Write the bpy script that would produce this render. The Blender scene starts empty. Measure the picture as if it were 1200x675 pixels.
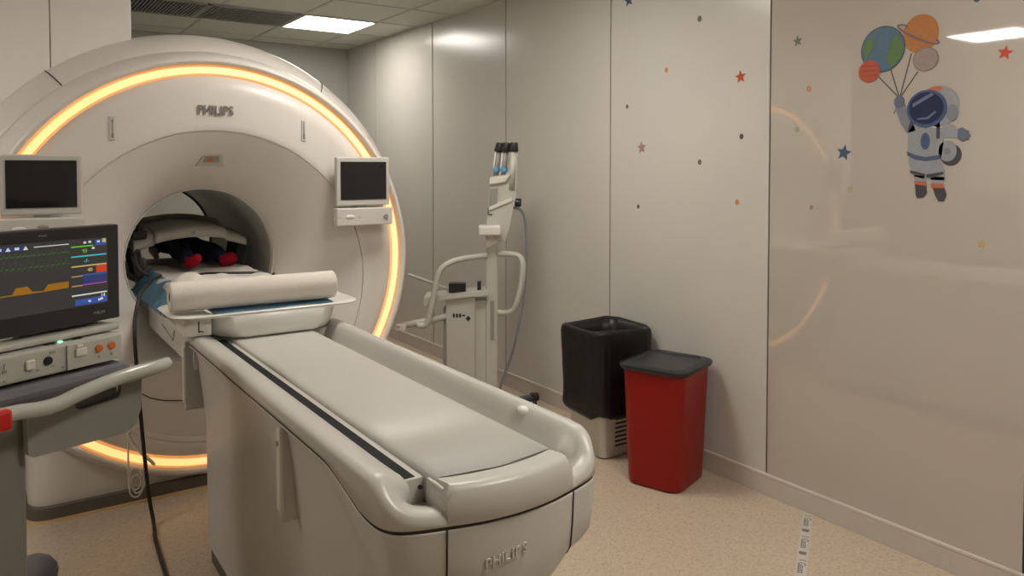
import bpy, bmesh, math, random
from mathutils import Vector, Matrix
random.seed(7)
SC = bpy.context.scene
COL = SC.collection
PI = math.pi

# ------------------------------------------------------------------ materials
def mat(name, col, rough=.5, spec=.5, metal=0, noise=0, nscale=40, bump=0, bscale=200, coat=0, emit=None, estr=0, trans=0, alpha=1):
    m = bpy.data.materials.new(name); m.use_nodes = True
    nt = m.node_tree; b = nt.nodes['Principled BSDF']
    b.inputs['Base Color'].default_value = (*col, 1)
    b.inputs['Roughness'].default_value = rough
    b.inputs['Specular IOR Level'].default_value = spec
    b.inputs['Metallic'].default_value = metal
    b.inputs['Coat Weight'].default_value = coat
    b.inputs['Coat Roughness'].default_value = .06
    b.inputs['Transmission Weight'].default_value = trans
    b.inputs['Alpha'].default_value = alpha
    tc = nt.nodes.new('ShaderNodeTexCoord')
    if noise:
        n = nt.nodes.new('ShaderNodeTexNoise'); n.inputs['Scale'].default_value = nscale; n.inputs['Detail'].default_value = 4
        nt.links.new(tc.outputs['Object'], n.inputs['Vector'])
        r = nt.nodes.new('ShaderNodeValToRGB')
        r.color_ramp.elements[0].position = .3; r.color_ramp.elements[1].position = .7
        r.color_ramp.elements[0].color = (*[max(0, c*(1-noise)) for c in col], 1)
        r.color_ramp.elements[1].color = (*[min(1, c*(1+noise)) for c in col], 1)
        nt.links.new(n.outputs['Fac'], r.inputs['Fac']); nt.links.new(r.outputs['Color'], b.inputs['Base Color'])
    if bump:
        n2 = nt.nodes.new('ShaderNodeTexNoise'); n2.inputs['Scale'].default_value = bscale
        nt.links.new(tc.outputs['Object'], n2.inputs['Vector'])
        bp = nt.nodes.new('ShaderNodeBump'); bp.inputs['Strength'].default_value = bump; bp.inputs['Distance'].default_value = .004
        nt.links.new(n2.outputs['Fac'], bp.inputs['Height']); nt.links.new(bp.outputs['Normal'], b.inputs['Normal'])
    if emit:
        b.inputs['Emission Color'].default_value = (*emit, 1); b.inputs['Emission Strength'].default_value = estr
    return m

M = {}
M['gantry'] = mat('gantry_plastic', (.72, .675, .635), .3, .4, noise=.015, nscale=3)
M['table'] = mat('table_plastic', (.58, .558, .52), .3, .4, noise=.015, nscale=4)
M['tabled'] = mat('table_body_plastic', (.60, .58, .545), .35, .4, noise=.02, nscale=4)
M['board'] = mat('board_laminate', (.54, .52, .485), .42, .3, noise=.01, nscale=5)
M['wall'] = mat('wall_laminate', (.60, .575, .53), .22, .5, noise=.015, nscale=1.2, bump=.02, bscale=6)
M['film'] = mat('wall_glossy_film', (.50, .445, .395), .03, .5, noise=.015, nscale=1.2)
M['backwall'] = mat('wall_paint', (.50, .50, .46), .5, .3, noise=.02, nscale=2)
M['leftwall'] = mat('left_wall_laminate', (.92, .88, .81), .4, .3, noise=.01, nscale=2)
M['seam'] = mat('seam_shadow_gap', (.06, .05, .042), .7, .2, noise=.1, nscale=20)
M['skirt'] = mat('skirting_vinyl', (.57, .51, .46), .4, .4, noise=.02, nscale=8)
M['skirtcap'] = mat('skirting_cap', (.66, .60, .54), .35, .4, noise=.02, nscale=8)
M['ceil'] = mat('ceiling_tile', (.68, .69, .63), .85, .2, noise=.03, nscale=160, bump=.15, bscale=300)
M['tbar'] = mat('ceiling_grid_metal', (.54, .54, .50), .5, .3, noise=.02, nscale=20)
M['ventdark'] = mat('vent_void', (.02, .02, .022), .8, .2, noise=.1, nscale=20)
M['ventslat'] = mat('vent_slat_aluminium', (.42, .42, .40), .45, .4, noise=.03, nscale=30)
M['dark'] = mat('black_plastic', (.018, .018, .02), .35, .5, noise=.1, nscale=30)
M['screen'] = mat('dark_display_glass', (.014, .014, .016), .1, .5, noise=.05, nscale=5)
M['bezel'] = mat('display_bezel_grey', (.55, .535, .50), .35, .4, noise=.015, nscale=8)
M['bezel2'] = mat('display_bar_grey', (.62, .595, .565), .35, .4, noise=.015, nscale=8)
M['grey'] = mat('mid_grey_plastic', (.30, .29, .27), .4, .4, noise=.03, nscale=10)
M['logo'] = mat('logo_grey_ink', (.20, .18, .165), .5, .3, noise=.05, nscale=30)
M['orange'] = mat('orange_plastic', (.72, .17, .025), .4, .4, noise=.05, nscale=30)
M['kick'] = mat('kickplate_dark', (.13, .115, .10), .5, .3, noise=.05, nscale=12)
M['brass'] = mat('floor_edge_trim', (.85, .60, .30), .35, .5, metal=.3, noise=.05, nscale=12)  # brass strip, its gold lightened to carry the amber ring's reflection
M['ring'] = mat('ambient_light_ring', (.9, .7, .45), .4, .4, noise=.01, nscale=3, emit=(1, .53, .18), estr=.47)
M['ringedge'] = mat('ambient_ring_edge', (.75, .55, .36), .4, .4, noise=.01, nscale=3, emit=(1, .38, .09), estr=.21)
M['cover'] = mat('cover_painted_panel', (.88, .835, .81), .4, .4, noise=.01, nscale=3)
M['boretube'] = mat('bore_liner_plastic', (.46, .47, .44), .35, .4, noise=.02, nscale=4)
M['coil'] = mat('coil_grey_shell', (.46, .43, .385), .5, .35, noise=.06, nscale=14)
M['coild'] = mat('coil_dark_pad', (.05, .046, .043), .7, .2, noise=.15, nscale=30)
M['paper'] = mat('paper_roll_white', (.72, .665, .605), .8, .2, noise=.02, nscale=50, bump=.08, bscale=80)
M['card'] = mat('cardboard_core', (.22, .17, .13), .8, .1, noise=.1, nscale=40)
M['tray'] = mat('white_tray_plastic', (.76, .74, .70), .25, .5, noise=.01, nscale=6)
M['blue'] = mat('blue_absorbent_pad', (.12, .245, .36), .85, .15, noise=.12, nscale=30, bump=.2, bscale=40)
M['sheet'] = mat('white_sheet_cotton', (.68, .64, .585), .85, .2, noise=.03, nscale=14, bump=.15, bscale=30)
M['cable'] = mat('black_cable_rubber', (.03, .024, .02), .5, .3, noise=.1, nscale=40)
M['gcable'] = mat('grey_cable_rubber', (.27, .275, .28), .5, .3, noise=.05, nscale=40)
M['tubing'] = mat('clear_tubing', (.78, .74, .68), .25, .5, noise=.02, nscale=30, alpha=.75)
M['cart'] = mat('cart_painted_shell', (.30, .295, .255), .45, .35, noise=.03, nscale=10)
M['cartp'] = mat('cart_pole_paint', (.26, .25, .21), .45, .35, noise=.03, nscale=10)
M['cartd'] = mat('cart_slate_plastic', (.16, .155, .165), .5, .3, noise=.05, nscale=15)
M['handle'] = mat('handle_glossy_grey', (.50, .495, .45), .18, .5, noise=.02, nscale=10)
M['module'] = mat('module_grey_plastic', (.50, .49, .44), .38, .4, noise=.02, nscale=15)
M['red'] = mat('red_bin_plastic', (.27, .004, .003), .3, .35, noise=.04, nscale=8)
M['redclip'] = mat('red_clip_plastic', (.60, .02, .015), .4, .4, noise=.05, nscale=20)
M['navylid'] = mat('dark_slate_lid', (.012, .015, .019), .3, .5, noise=.05, nscale=10)
M['bag'] = mat('black_bag_film', (.012, .011, .010), .38, .35, noise=.2, nscale=18, bump=.55, bscale=22)
M['whitebin'] = mat('white_bin_plastic', (.62, .60, .565), .35, .4, noise=.02, nscale=8)
M['inj'] = mat('injector_beige_metal', (.52, .505, .455), .35, .4, noise=.02, nscale=12)
M['injl'] = mat('injector_white_plastic', (.72, .69, .63), .35, .4, noise=.02, nscale=12)
M['injd'] = mat('injector_grey_tube', (.27, .26, .245), .3, .4, noise=.04, nscale=20)
M['blueclip'] = mat('blue_clip_plastic', (.10, .33, .58), .4, .4, noise=.06, nscale=30)
M['floor'] = mat('floor_vinyl', (.58, .475, .36), .32, .4)
M['lamp'] = mat('lamp_diffuser', (.95, .95, .92), .5, .3, noise=.005, nscale=10, emit=(1, .95, .86), estr=22)
M['lampframe'] = mat('lamp_frame_white', (.7, .7, .67), .4, .4, noise=.01, nscale=10)
M['tape'] = mat('floor_tape_white', (.60, .55, .50), .5, .3, noise=.05, nscale=20)
M['ink'] = mat('tape_grey_ink', (.20, .185, .18), .6, .2, noise=.1, nscale=60)
M['sign'] = mat('exit_sign_grey', (.24, .27, .22), .4, .3, noise=.03, nscale=20)
M['signw'] = mat('exit_sign_pictogram', (.85, .83, .76), .5, .3, noise=.02, nscale=20)
M['skin'] = mat('skin', (.50, .31, .22), .55, .3, noise=.06, nscale=40)
M['navy'] = mat('navy_cloth', (.045, .055, .12), .85, .15, noise=.15, nscale=40, bump=.2, bscale=60)
M['redcloth'] = mat('red_sock_knit', (.42, .012, .03), .9, .15, noise=.12, nscale=80, bump=.2, bscale=120)
M['hair'] = mat('dark_hair', (.03, .02, .014), .6, .3, noise=.3, nscale=60)
M['film'].node_tree.nodes['Principled BSDF'].inputs['IOR'].default_value = 1.85
# floor speckles
nt = M['floor'].node_tree; b = nt.nodes['Principled BSDF']; tc = nt.nodes.new('ShaderNodeTexCoord')
v = nt.nodes.new('ShaderNodeTexVoronoi'); v.inputs['Scale'].default_value = 130
nt.links.new(tc.outputs['Object'], v.inputs['Vector'])
r = nt.nodes.new('ShaderNodeValToRGB'); r.color_ramp.elements[0].position = .05; r.color_ramp.elements[1].position = .95
sx = nt.nodes.new('ShaderNodeSeparateColor'); nt.links.new(v.outputs['Color'], sx.inputs[0]); nt.links.new(sx.outputs[0], r.inputs['Fac'])
r.color_ramp.elements[0].color = (.47, .375, .285, 1); r.color_ramp.elements[1].color = (.615, .505, .395, 1)
e = r.color_ramp.elements.new(.3); e.color = (.56, .455, .345, 1)
e = r.color_ramp.elements.new(.8); e.color = (.575, .47, .36, 1)
nt.links.new(r.outputs['Color'], b.inputs['Base Color'])
def flatmat(name, col, rough=.35):
    return mat(name, col, rough, .3, noise=.05, nscale=60)

# ------------------------------------------------------------------ mesh builder
class MB:
    def __init__(s): s.v = []; s.f = []; s.m = []; s.mi = 0; s.sm = []
    def add(s, vs, fs, smooth=False):
        o = len(s.v); s.v += [tuple(x) for x in vs]
        for f in fs: s.f.append(tuple(o+i for i in f)); s.m.append(s.mi); s.sm.append(smooth)
        return s
    def from_bm(s, bm, smooth=False):
        bm.verts.index_update()
        s.add([v.co for v in bm.verts], [[v.index for v in f.verts] for f in bm.faces], smooth); bm.free(); return s
    def box(s, lo, hi, bev=0, seg=2, rot=0, tilt=None, smooth=False):
        bm = bmesh.new(); bmesh.ops.create_cube(bm, size=1)
        c = [(a+b_)/2 for a, b_ in zip(lo, hi)]; d = [b_-a for a, b_ in zip(lo, hi)]
        for v in bm.verts: v.co = Vector((v.co.x*d[0], v.co.y*d[1], v.co.z*d[2]))
        if bev: bmesh.ops.bevel(bm, geom=bm.edges[:], offset=min(bev, min(d)*.48), segments=seg, affect='EDGES', profile=.5)
        if tilt is not None: bmesh.ops.transform(bm, matrix=tilt, verts=bm.verts)
        if rot: bmesh.ops.rotate(bm, matrix=Matrix.Rotation(rot, 3, 'Z'), verts=bm.verts)
        bmesh.ops.translate(bm, vec=c, verts=bm.verts)
        return s.from_bm(bm, smooth)
    def tube(s, pts, r, n=10, cap=True, rs=None):
        pts = [Vector(p) for p in pts]; rings = []
        up = None
        for i, p in enumerate(pts):
            t = (pts[min(i+1, len(pts)-1)]-pts[max(i-1, 0)]).normalized()
            if up is None:
                up = Vector((0, 0, 1)) if abs(t.z) < .9 else Vector((1, 0, 0))
            a = t.cross(up).normalized(); up = a.cross(t).normalized()
            rr = rs[i] if rs else r
            rings.append([p+(a*math.cos(2*PI*k/n)+up*math.sin(2*PI*k/n))*rr for k in range(n)])
        return s.loft(rings, cap)
    def loft(s, rings, cap=True, closed=True, smooth=True, flip=False):
        n = len(rings[0]); vs = [p for r_ in rings for p in r_]; fs = []
        for i in range(len(rings)-1):
            for k in range(n if closed else n-1):
                a = i*n+k; b_ = i*n+(k+1) % n
                fs.append((a, b_, b_+n, a+n))
        s.add(vs, fs, smooth)
        if cap:
            o = len(s.v)-len(vs)
            s.f.append(tuple(o+k for k in reversed(range(n)))); s.m.append(s.mi); s.sm.append(False)
            s.f.append(tuple(o+(len(rings)-1)*n+k for k in range(n))); s.m.append(s.mi); s.sm.append(False)
        return s
    def cyl(s, p0, p1, r0, r1=None, n=20, bev=0):
        r1 = r0 if r1 is None else r1
        p0 = Vector(p0); p1 = Vector(p1); d = (p1-p0).normalized()
        if bev:
            return s.tube([p0, p0+d*bev*.3, p0+d*bev, p1-d*bev, p1-d*bev*.3, p1], 0, n, True, [r0-bev, r0-bev*.3, r0, r1, r1-bev*.3, r1-bev])
        return s.tube([p0, p1], r0, n, True, [r0, r1])
    def ball(s, c, r, n=16, sc=(1, 1, 1)):
        bm = bmesh.new(); bmesh.ops.create_uvsphere(bm, u_segments=n, v_segments=max(6, n//2), radius=r)
        for v in bm.verts: v.co = Vector((v.co.x*sc[0]+c[0], v.co.y*sc[1]+c[1], v.co.z*sc[2]+c[2]))
        return s.from_bm(bm, True)
    def prism(s, poly, f0, f1):
        # poly: 2D points; f0/f1 map (a,b)->3D
        n = len(poly); vs = [f0(a, b_) for a, b_ in poly]+[f1(a, b_) for a, b_ in poly]
        fs = [tuple(reversed(range(n))), tuple(range(n, 2*n))]+[(k, (k+1) % n, (k+1) % n+n, k+n) for k in range(n)]
        return s.add(vs, fs)
    def build(s, name, mats, parent=None, loc=None, recalc=True):
        org = Vector((0, 0, 0))
        if parent is not None: org = Vector(parent['_o'])
        elif loc is not None: org = Vector(loc)
        me = bpy.data.meshes.new(name)
        me.from_pydata([tuple(Vector(v)-org) for v in s.v], [], s.f)
        if not isinstance(mats, (list, tuple)): mats = [mats]
        for m in mats: me.materials.append(m)
        for p, i, sm in zip(me.polygons, s.m, s.sm): p.material_index = i; p.use_smooth = sm
        if recalc:
            bm = bmesh.new(); bm.from_mesh(me); bmesh.ops.remove_doubles(bm, verts=bm.verts, dist=1e-6)
            bmesh.ops.recalc_face_normals(bm, faces=bm.faces); bm.to_mesh(me); bm.free()
        me.update()
        o = bpy.data.objects.new(name, me); COL.objects.link(o)
        if parent is not None:
            o.parent = parent; o['_o'] = parent['_o']
        else:
            o.location = org; o['_o'] = tuple(org)
        return o

def autosmooth(o, ang=35):
    me = o.data
    for p in me.polygons: p.use_smooth = True
    me.set_sharp_from_angle(angle=math.radians(ang))
    return o
def tag(o, label=None, cat=None, group=None, kind=None):
    if label: o['label'] = label
    if cat: o['category'] = cat
    if group: o['group'] = group
    if kind: o['kind'] = kind
    return o
def thing(name, loc, label, cat, group=None):
    o = bpy.data.objects.new(name, None); COL.objects.link(o); o.location = loc; o.empty_display_size = .1
    o['_o'] = tuple(loc); return tag(o, label, cat, group)
def struct(o): o['kind'] = 'structure'; return o
def crom(pts, k=6, closed=False):
    P = [Vector(p) for p in pts]; out = []; n = len(P)
    rng = range(n if closed else n-1)
    for i in rng:
        p1 = P[i]; p2 = P[(i+1) % n]
        p0 = P[(i-1) % n] if (closed or i > 0) else p1*2-p2
        p3 = P[(i+2) % n] if (closed or i < n-2) else p2*2-p1
        for j in range(k):
            t = j/k
            out.append(.5*((2*p1)+(p2-p0)*t+(2*p0-5*p1+4*p2-p3)*t*t+(3*p1-p0-3*p2+p3)*t**3))
    if not closed: out.append(P[-1])
    return out
def text(name, body, size, mtx, material, parent=None, bold=.0, depth=.0008, org=None, align='CENTER', sx=1):
    cu = bpy.data.curves.new(name+'_c', 'FONT'); cu.body = body; cu.size = size; cu.align_x = align; cu.align_y = 'CENTER'
    cu.offset = bold*size; cu.extrude = depth; cu.resolution_u = 4
    t = bpy.data.objects.new(name+'_t', cu); COL.objects.link(t)
    dg = bpy.context.evaluated_depsgraph_get()
    me = bpy.data.meshes.new_from_object(t.evaluated_get(dg)); bpy.data.objects.remove(t); bpy.data.curves.remove(cu)
    o0 = Vector(parent['_o']) if parent is not None else Vector(org or (0, 0, 0))
    me.transform(Matrix.Translation(-o0) @ mtx @ Matrix.Diagonal((sx, 1, 1, 1)))
    me.materials.clear(); me.materials.append(material); me.name = name
    o = bpy.data.objects.new(name, me); COL.objects.link(o)
    if parent is not None: o.parent = parent; o['_o'] = parent['_o']
    else: o.location = o0; o['_o'] = tuple(o0)
    return o
def basis(x, y, o):
    x = Vector(x).normalized(); y = Vector(y).normalized(); z = x.cross(y)
    m = Matrix((x, y, z)).transposed().to_4x4(); m.translation = Vector(o); return m
def sstep(a, b_, x):
    t = max(0, min(1, (x-a)/(b_-a))); return t*t*(3-2*t)

# ================================================================== ROOM
XW = 3.03; XL = -3.03; YB = 7.34; YF = -2.6; H = 2.734; XR = -4.2; YE = 4.26
m = MB().box((XR-.1, YF-.1, -.1), (XW+.15, YB+.15, 0)); struct(m.build('floor', M['floor']))
# ceiling slab + T-bars
m = MB().box((XR-.1, YF-.1, H), (XW+.15, YB+.15, H+.1)); m.mi = 1
gx = [2.06+.61*k for k in range(-10, 2)]; gy = [5.82+.61*k for k in range(-13, 3)]
for x in gx:
    if XR < x < XW: m.box((x-.012, YF, H-.004), (x+.012, YB, H+.001))
for y in gy:
    if YF < y < YB: m.box((XR, y-.012, H-.004), (XW, y+.012, H+.001))
struct(m.build('ceiling', [M['ceil'], M['tbar']]))
# right wall: dark backing with panels, 1.1 m wide
seams = [YF, -1.01, .09, 1.19, 2.285, 3.395, 4.49, 5.56, 6.68, YB]
m = MB(); m.mi = 1; m.box((XW+.006, YF, 0), (XW+.15, YB, H))
for a, b_ in zip(seams[:-1], seams[1:]):
    m.mi = 2 if a < 2.0 else 0
    g = .005 if a < 2.2 or b_ < 2.4 else (.0042 if a < 3.5 else .0075)
    m.box((XW, a+g, 0), (XW+.02, b_-g, H))
struct(m.build('wall_right', [M['wall'], M['seam'], M['film']]))
m = MB().box((XR, YB, 0), (XW+.15, YB+.15, H)); struct(m.build('wall_back', M['backwall']))
m = MB().box((XL-.15, YF, 0), (XL, YE, H)); struct(m.build('wall_left', M['leftwall']))
m = MB().box((XR-.15, YE-.0, 0), (XR, YB, H)).box((XR, YE-.15, 0), (XL-.15, YE, H)); struct(m.build('wall_left_1', M['backwall']))
m = MB().box((XR-.1, YF-.15, 0), (XW+.15, YF, H)); struct(m.build('wall_front', M['leftwall']))
m = MB().box((XW-.012, YF, 0), (XW, YB, .088), .002); m.mi = 1; m.box((XW-.014, YF, .088), (XW, YB, .102), .003)
struct(m.build('baseboard_right', [M['skirt'], M['skirtcap']]))
m = MB().box((XR, YB-.012, 0), (XW-.014, YB, .1), .003); struct(m.build('baseboard_back', M['skirt']))
m = MB().box((XL, YF, 0), (XL+.012, YE, .1), .003); struct(m.build('baseboard_left', M['skirtcap']))

# ================================================================== ceiling lights and vents
def ceiling_light(x, y):
    t = thing('ceiling_light', (x, y, H), 'x', 'ceiling light', 'square ceiling light panels')
    fr = MB()
    w = .305; iw = .285
    for a, b_ in (((-w, -w), (w, -iw)), ((-w, iw), (w, w)), ((-w, -iw), (-iw, iw)), ((iw, -iw), (w, iw))):
        fr.box((x+a[0], y+a[1], H-.012), (x+b_[0], y+b_[1], H-.0005))
    fr.build('frame', M['lampframe'], t)
    MB().box((x-iw, y-iw, H-.009), (x+iw, y+iw, H-.001)).build('diffuser', M['lamp'], t)
    return t
def dup(o, loc):
    c = o.copy(); COL.objects.link(c); c.location = loc
    for ch in o.children:
        d = ch.copy(); COL.objects.link(d); d.parent = c
        for g in ch.children:
            e_ = g.copy(); COL.objects.link(e_); e_.parent = d
    return c
L0 = ceiling_light(2.363, 6.12)
tag(L0, 'square lit ceiling light panel above the back right corner, beside the vent grille', 'ceiling light')
L1 = dup(L0, (-1.375, 3.235, H)); tag(L1, 'square lit ceiling light panel seen mirrored at the upper right of the glossy wall', 'ceiling light')
L2 = dup(L0, (1.755, .63, H)); tag(L2, 'added unseen ceiling light panel overhead between the table foot end and glossy wall', 'ceiling light')  # out-of-frame panel added to light the table and its foot end

L3 = dup(L0, (1.755, 3.07, H)); tag(L3, 'added unseen ceiling light panel overhead near the red and black bins', 'ceiling light')  # out-of-frame panel added to light the right wall and scanner front
for L_, e_ in ((L0, 6.5), (L1, 7.5), (L2, 11.5), (L3, 8.8)):       # strength of each panel, balanced to match the light
    m_ = M['lamp'].copy(); m_.node_tree.nodes['Principled BSDF'].inputs['Emission Strength'].default_value = e_
    d_ = [c for c in L_.children if c.name.startswith('diffuser')][0]
    d_.material_slots[0].link = 'OBJECT'; d_.material_slots[0].material = m_

def vent(x0, x1, y0, y1, label):
    t = thing('vent_grille', ((x0+x1)/2, (y0+y1)/2, H), label, 'vent', 'ceiling vent grilles')
    MB().box((x0+.012, y0+.012, H-.004), (x1-.012, y1-.012, H-.0005)).build('backing', M['ventdark'], t)
    fr = MB()
    for lo, hi in (((x0, y0), (x1, y0+.014)), ((x0, y1-.014), (x1, y1)), ((x0, y0), (x0+.014, y1)), ((x1-.014, y0), (x1, y1))):
        fr.box((lo[0], lo[1], H-.016), (hi[0], hi[1], H-.0005))
    fr.build('frame', M['ventslat'], t)
    sl = MB(); n = 26
    for k in range(n):
        x = x0+.014+(x1-x0-.028)*(k+.5)/n
        sl.box((x-.0035, y0+.014, H-.015), (x+.0035, y1-.014, H-.004))
    sl.build('slats', M['ventslat'], t); return t
vent(1.365, 2.035, 5.83, 6.40, 'dark slatted ceiling vent grille right next to the lit ceiling panel')
vent(.69, 1.36, 5.83, 6.40, 'dark slatted ceiling vent grille touching the white cover above the scanner')

# ================================================================== MRI SCANNER
GX, GZ = .93, 1.07
sc = thing('mri_scanner', (GX, 3.9, 0), 'large white ring-shaped MRI scanner with a glowing amber light ring', 'MRI scanner')
NA = 96
def ring(cz, r, y, cx=GX, zmin=.02):
    return [(cx+r*math.cos(2*PI*k/NA), y, max(zmin, cz+r*math.sin(2*PI*k/NA))) for k in range(NA)]
prof = [(1.07, .366, 4.26), (1.07, .368, 4.225), (1.07, .374, 4.205), (1.069, .39, 4.18), (1.064, .425, 4.13), (1.055, .475, 4.065), (1.04, .545, 4.0),
        (1.015, .63, 3.945), (.99, .71, 3.908), (.97, .755, 3.892)]
m = MB().loft([ring(*p) for p in prof], cap=False); m.build('bore_funnel', M['gantry'], sc)
prof = [(.97, .757, 3.891), (.967, .765, 3.888), (.975, .785, 3.886), (1.0, .83, 3.885), (1.035, .875, 3.886), (1.07, .917, 3.889), (1.07, .921, 3.899)]
MB().loft([ring(*p) for p in prof], cap=False).build('front_cover', M['gantry'], sc)
# glowing ring: a bulging diffuser band, brightest along its crest
tor = []; band = []
for k in range(NA):
    a = 2*PI*k/NA
    band.append([(GX+(.948+.028*math.cos(t))*math.cos(a), 3.899-.015*math.sin(t), GZ+(.948+.028*math.cos(t))*math.sin(a)) for t in [PI*j/10 for j in range(11)]])
band.append(band[0])
m = MB()
for j in range(10):
    m.mi = 0 if 3 <= j <= 6 else 1
    m.loft([[r_[j], r_[j+1]] for r_ in band], cap=False, closed=False)
m.build('light_ring', [M['ring'], M['ringedge']], sc)
prof = [(GZ, .975, 3.900), (GZ, .978, 3.866), (GZ, .985, 3.860), (GZ, .992, 3.859), (GZ, 1.006, 3.872), (GZ, 1.028, 3.92), (GZ, 1.045, 3.985), (GZ, 1.058, 4.06), (GZ, 1.060, 4.075), (GZ, 1.052, 4.078)]
MB().loft([ring(*p) for p in prof], cap=False).build('front_rim', M['gantry'], sc)
prof = [(GZ, 1.050, 4.079), (GZ, 1.062, 4.080), (GZ, 1.075, 4.087), (GZ, 1.11, 4.125), (GZ, 1.145, 4.18), (GZ, 1.165, 4.24), (GZ, 1.175, 4.32), (GZ, 1.178, 4.45), (GZ, 1.178, 5.45), (GZ, 1.15, 5.58), (GZ, 1.08, 5.62), (GZ, .37, 5.62)]
MB().loft([ring(*p) for p in prof], cap=False).build('magnet_housing', M['gantry'], sc)
prof = [(GZ, .366, 4.255), (GZ, .366, 4.8), (GZ, .366, 5.61), (GZ, .378, 5.625), (GZ, .378, 4.262)]
MB().loft([ring(*p) for p in prof], cap=False).build('bore_liner', M['boretube'], sc)
# bore edge trim line
tor = []
for k in range(NA):
    a = 2*PI*k/NA
    tor.append([(GX+(.369+.004*math.cos(t))*math.cos(a), 4.207+.004*math.sin(t), GZ+(.369+.004*math.cos(t))*math.sin(a)) for t in [2*PI*j/6 for j in range(6)]])
tor.append(tor[0]); MB().loft(tor, cap=False).build('bore_edge_trim', M['bezel2'], sc)
tor = []
for k in range(NA):
    a = 2*PI*k/NA
    tor.append([(GX+(.362+.008*math.cos(t))*math.cos(a), 5.60+.012*math.sin(t), GZ+(.362+.008*math.cos(t))*math.sin(a)) for t in [2*PI*j/6 for j in range(6)]])
tor.append(tor[0]); MB().loft(tor, cap=False).build('rear_edge_seal', M['seam'], sc)
# panel joints on the shoulder
for a in (math.radians(126.5), math.radians(56)):
    pts = [(GX+r*math.cos(a), y-.001, GZ+r*math.sin(a)) for r, y in ((1.064, 4.079), (1.078, 4.087), (1.112, 4.125), (1.146, 4.18), (1.166, 4.235))]
    MB().tube(pts, .0028, 6).build('panel_joint', M['seam'], sc)
# base, kick plate, trim
def plinth(y0, z0, z1, ex=0, rc=.09):
    xa, xb = .13-ex, 1.73+ex; pts = []
    for k in range(7):
        t = PI+PI/2*k/6; pts.append((xa+rc+rc*math.cos(t), y0+rc+rc*math.sin(t)))
    for k in range(7):
        t = 1.5*PI+PI/2*k/6; pts.append((xb-rc+rc*math.cos(t), y0+rc+rc*math.sin(t)))
    pts += [(xb, 5.6), (xa, 5.6)]
    return MB().prism(pts, lambda a, b_: (a, b_, z0), lambda a, b_: (a, b_, z1))
autosmooth(plinth(3.898, .062, .62).build('base_cover', M['gantry'], sc))
autosmooth(plinth(3.868, .008, .062, .01).build('kick_plate', M['kick'], sc))
autosmooth(plinth(3.856, .0005, .010, .017).build('floor_trim', M['brass'], sc))
# covers from scanner top to ceiling
tc_ = MB(); TX = .61
tc_.box((.266, 4.215, 1.6), (TX, 5.4, H-.004), .004); tc_.box((-.75, 4.215, 1.3), (.262, 5.4, H-.004), .004)
tc_.build('top_cover', M['cover'], sc)
MB().box((.2605, 4.222, 1.9), (.2675, 4.3, H-.005)).build('cover_joint', M['seam'], sc)
# text, slots, warning label
text('logo_lettering', 'PHILIPS', .064, basis((1, 0, 0), (0, 0, 1), (.926, 3.879, 1.822)), M['logo'], sc, bold=.022, sx=.82)
for x, z, k in ((.478, 1.726, 0), (1.361, 1.739, 1)):
    s_ = MB().box((x-.012, 3.879, z-.054), (x+.012, 3.886, z+.054), .004).build('service_slot', M['bezel2'], sc)
    q = MB()
    if k == 0: q.box((x-.004, 3.877, z+.026), (x+.004, 3.8795, z+.040), .001).box((x-.005, 3.877, z-.044), (x+.005, 3.8795, z-.022), .001).box((x-.002, 3.877, z-.03), (x+.002, 3.8795, z+.03))
    else: q.box((x-.003, 3.877, z-.03), (x+.002, 3.8795, z+.045)).box((x-.005, 3.877, z-.044), (x+.005, 3.8795, z-.018), .001)
    q.build('slot_opening', M['grey'], s_)
wl = MB()
fy = 3.925
def wp(a, b_): return (a, 3.945+(1.61-b_)*.35-.004, b_)
wl.prism([(.862, 1.556), (.992, 1.556), (.975, 1.606), (.888, 1.606)], lambda a, b_: (a, 3.970+(1.606-b_)*1.02-.004, b_), lambda a, b_: (a, 4.10, b_))
w_ = wl.build('label_pocket', M['bezel'], sc)
MB().prism([(.888, 1.574), (.968, 1.574), (.960, 1.604), (.897, 1.604)], lambda a, b_: (a, 3.970+(1.606-b_)*1.02-.006, b_), lambda a, b_: (a, 3.970+(1.606-b_)*1.02-.004, b_)).build('label_plate', M['grey'], w_)
MB().prism([(.906, 1.577), (.938, 1.577), (.922, 1.602)], lambda a, b_: (a, 3.970+(1.606-b_)*1.02-.0085, b_), lambda a, b_: (a, 3.970+(1.606-b_)*1.02-.0065, b_)).build('warning_triangle', M['orange'], w_)
# touch displays
def display(cx, mirror):
    b_ = MB().box((cx-.150, 3.795, 1.348), (cx+.150, 3.83, 1.604), .008, 3).build('display', M['bezel'], sc)
    MB().box((cx-.129, 3.7925, 1.379), (cx+.129, 3.7955, 1.579)).build('screen', M['screen'], b_)
    MB().box((cx-.03, 3.82, 1.30), (cx+.03, 3.92, 1.5), .004).build('bracket', M['bezel2'], b_)
    c_ = MB().box((cx-.158, 3.775, 1.243), (cx+.158, 3.828, 1.336), .007, 3).build('control_bar', M['bezel2'], sc)
    MB().ball((cx-.085, 3.776, 1.291), .028, 14, (1, .22, .42)).build('control_knob', M['injl'], c_)
    for k in (-.055, .055): MB().box((cx-.085+k-.008, 3.773, 1.283), (cx-.085+k+.008, 3.7757, 1.297), .002).build('arrow_key', M['bezel'], c_)
    if mirror:
        MB().cyl((cx+.116, 3.7755, 1.289), (cx+.116, 3.765, 1.289), .013, n=16, bev=.003).build('stop_button', M['grey'], c_)
    else:
        MB().ball((cx+.0, 3.776, 1.300), .022, 14, (1, .22, .42)).build('dial', M['grey'], c_)
    # foot pads joining bar to cover
    MB().box((cx-.12, 3.82, 1.255), (cx+.12, 3.9, 1.325), .004).build('mount', M['gantry'], c_)
display(1.653, True); display(.198, False)
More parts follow.
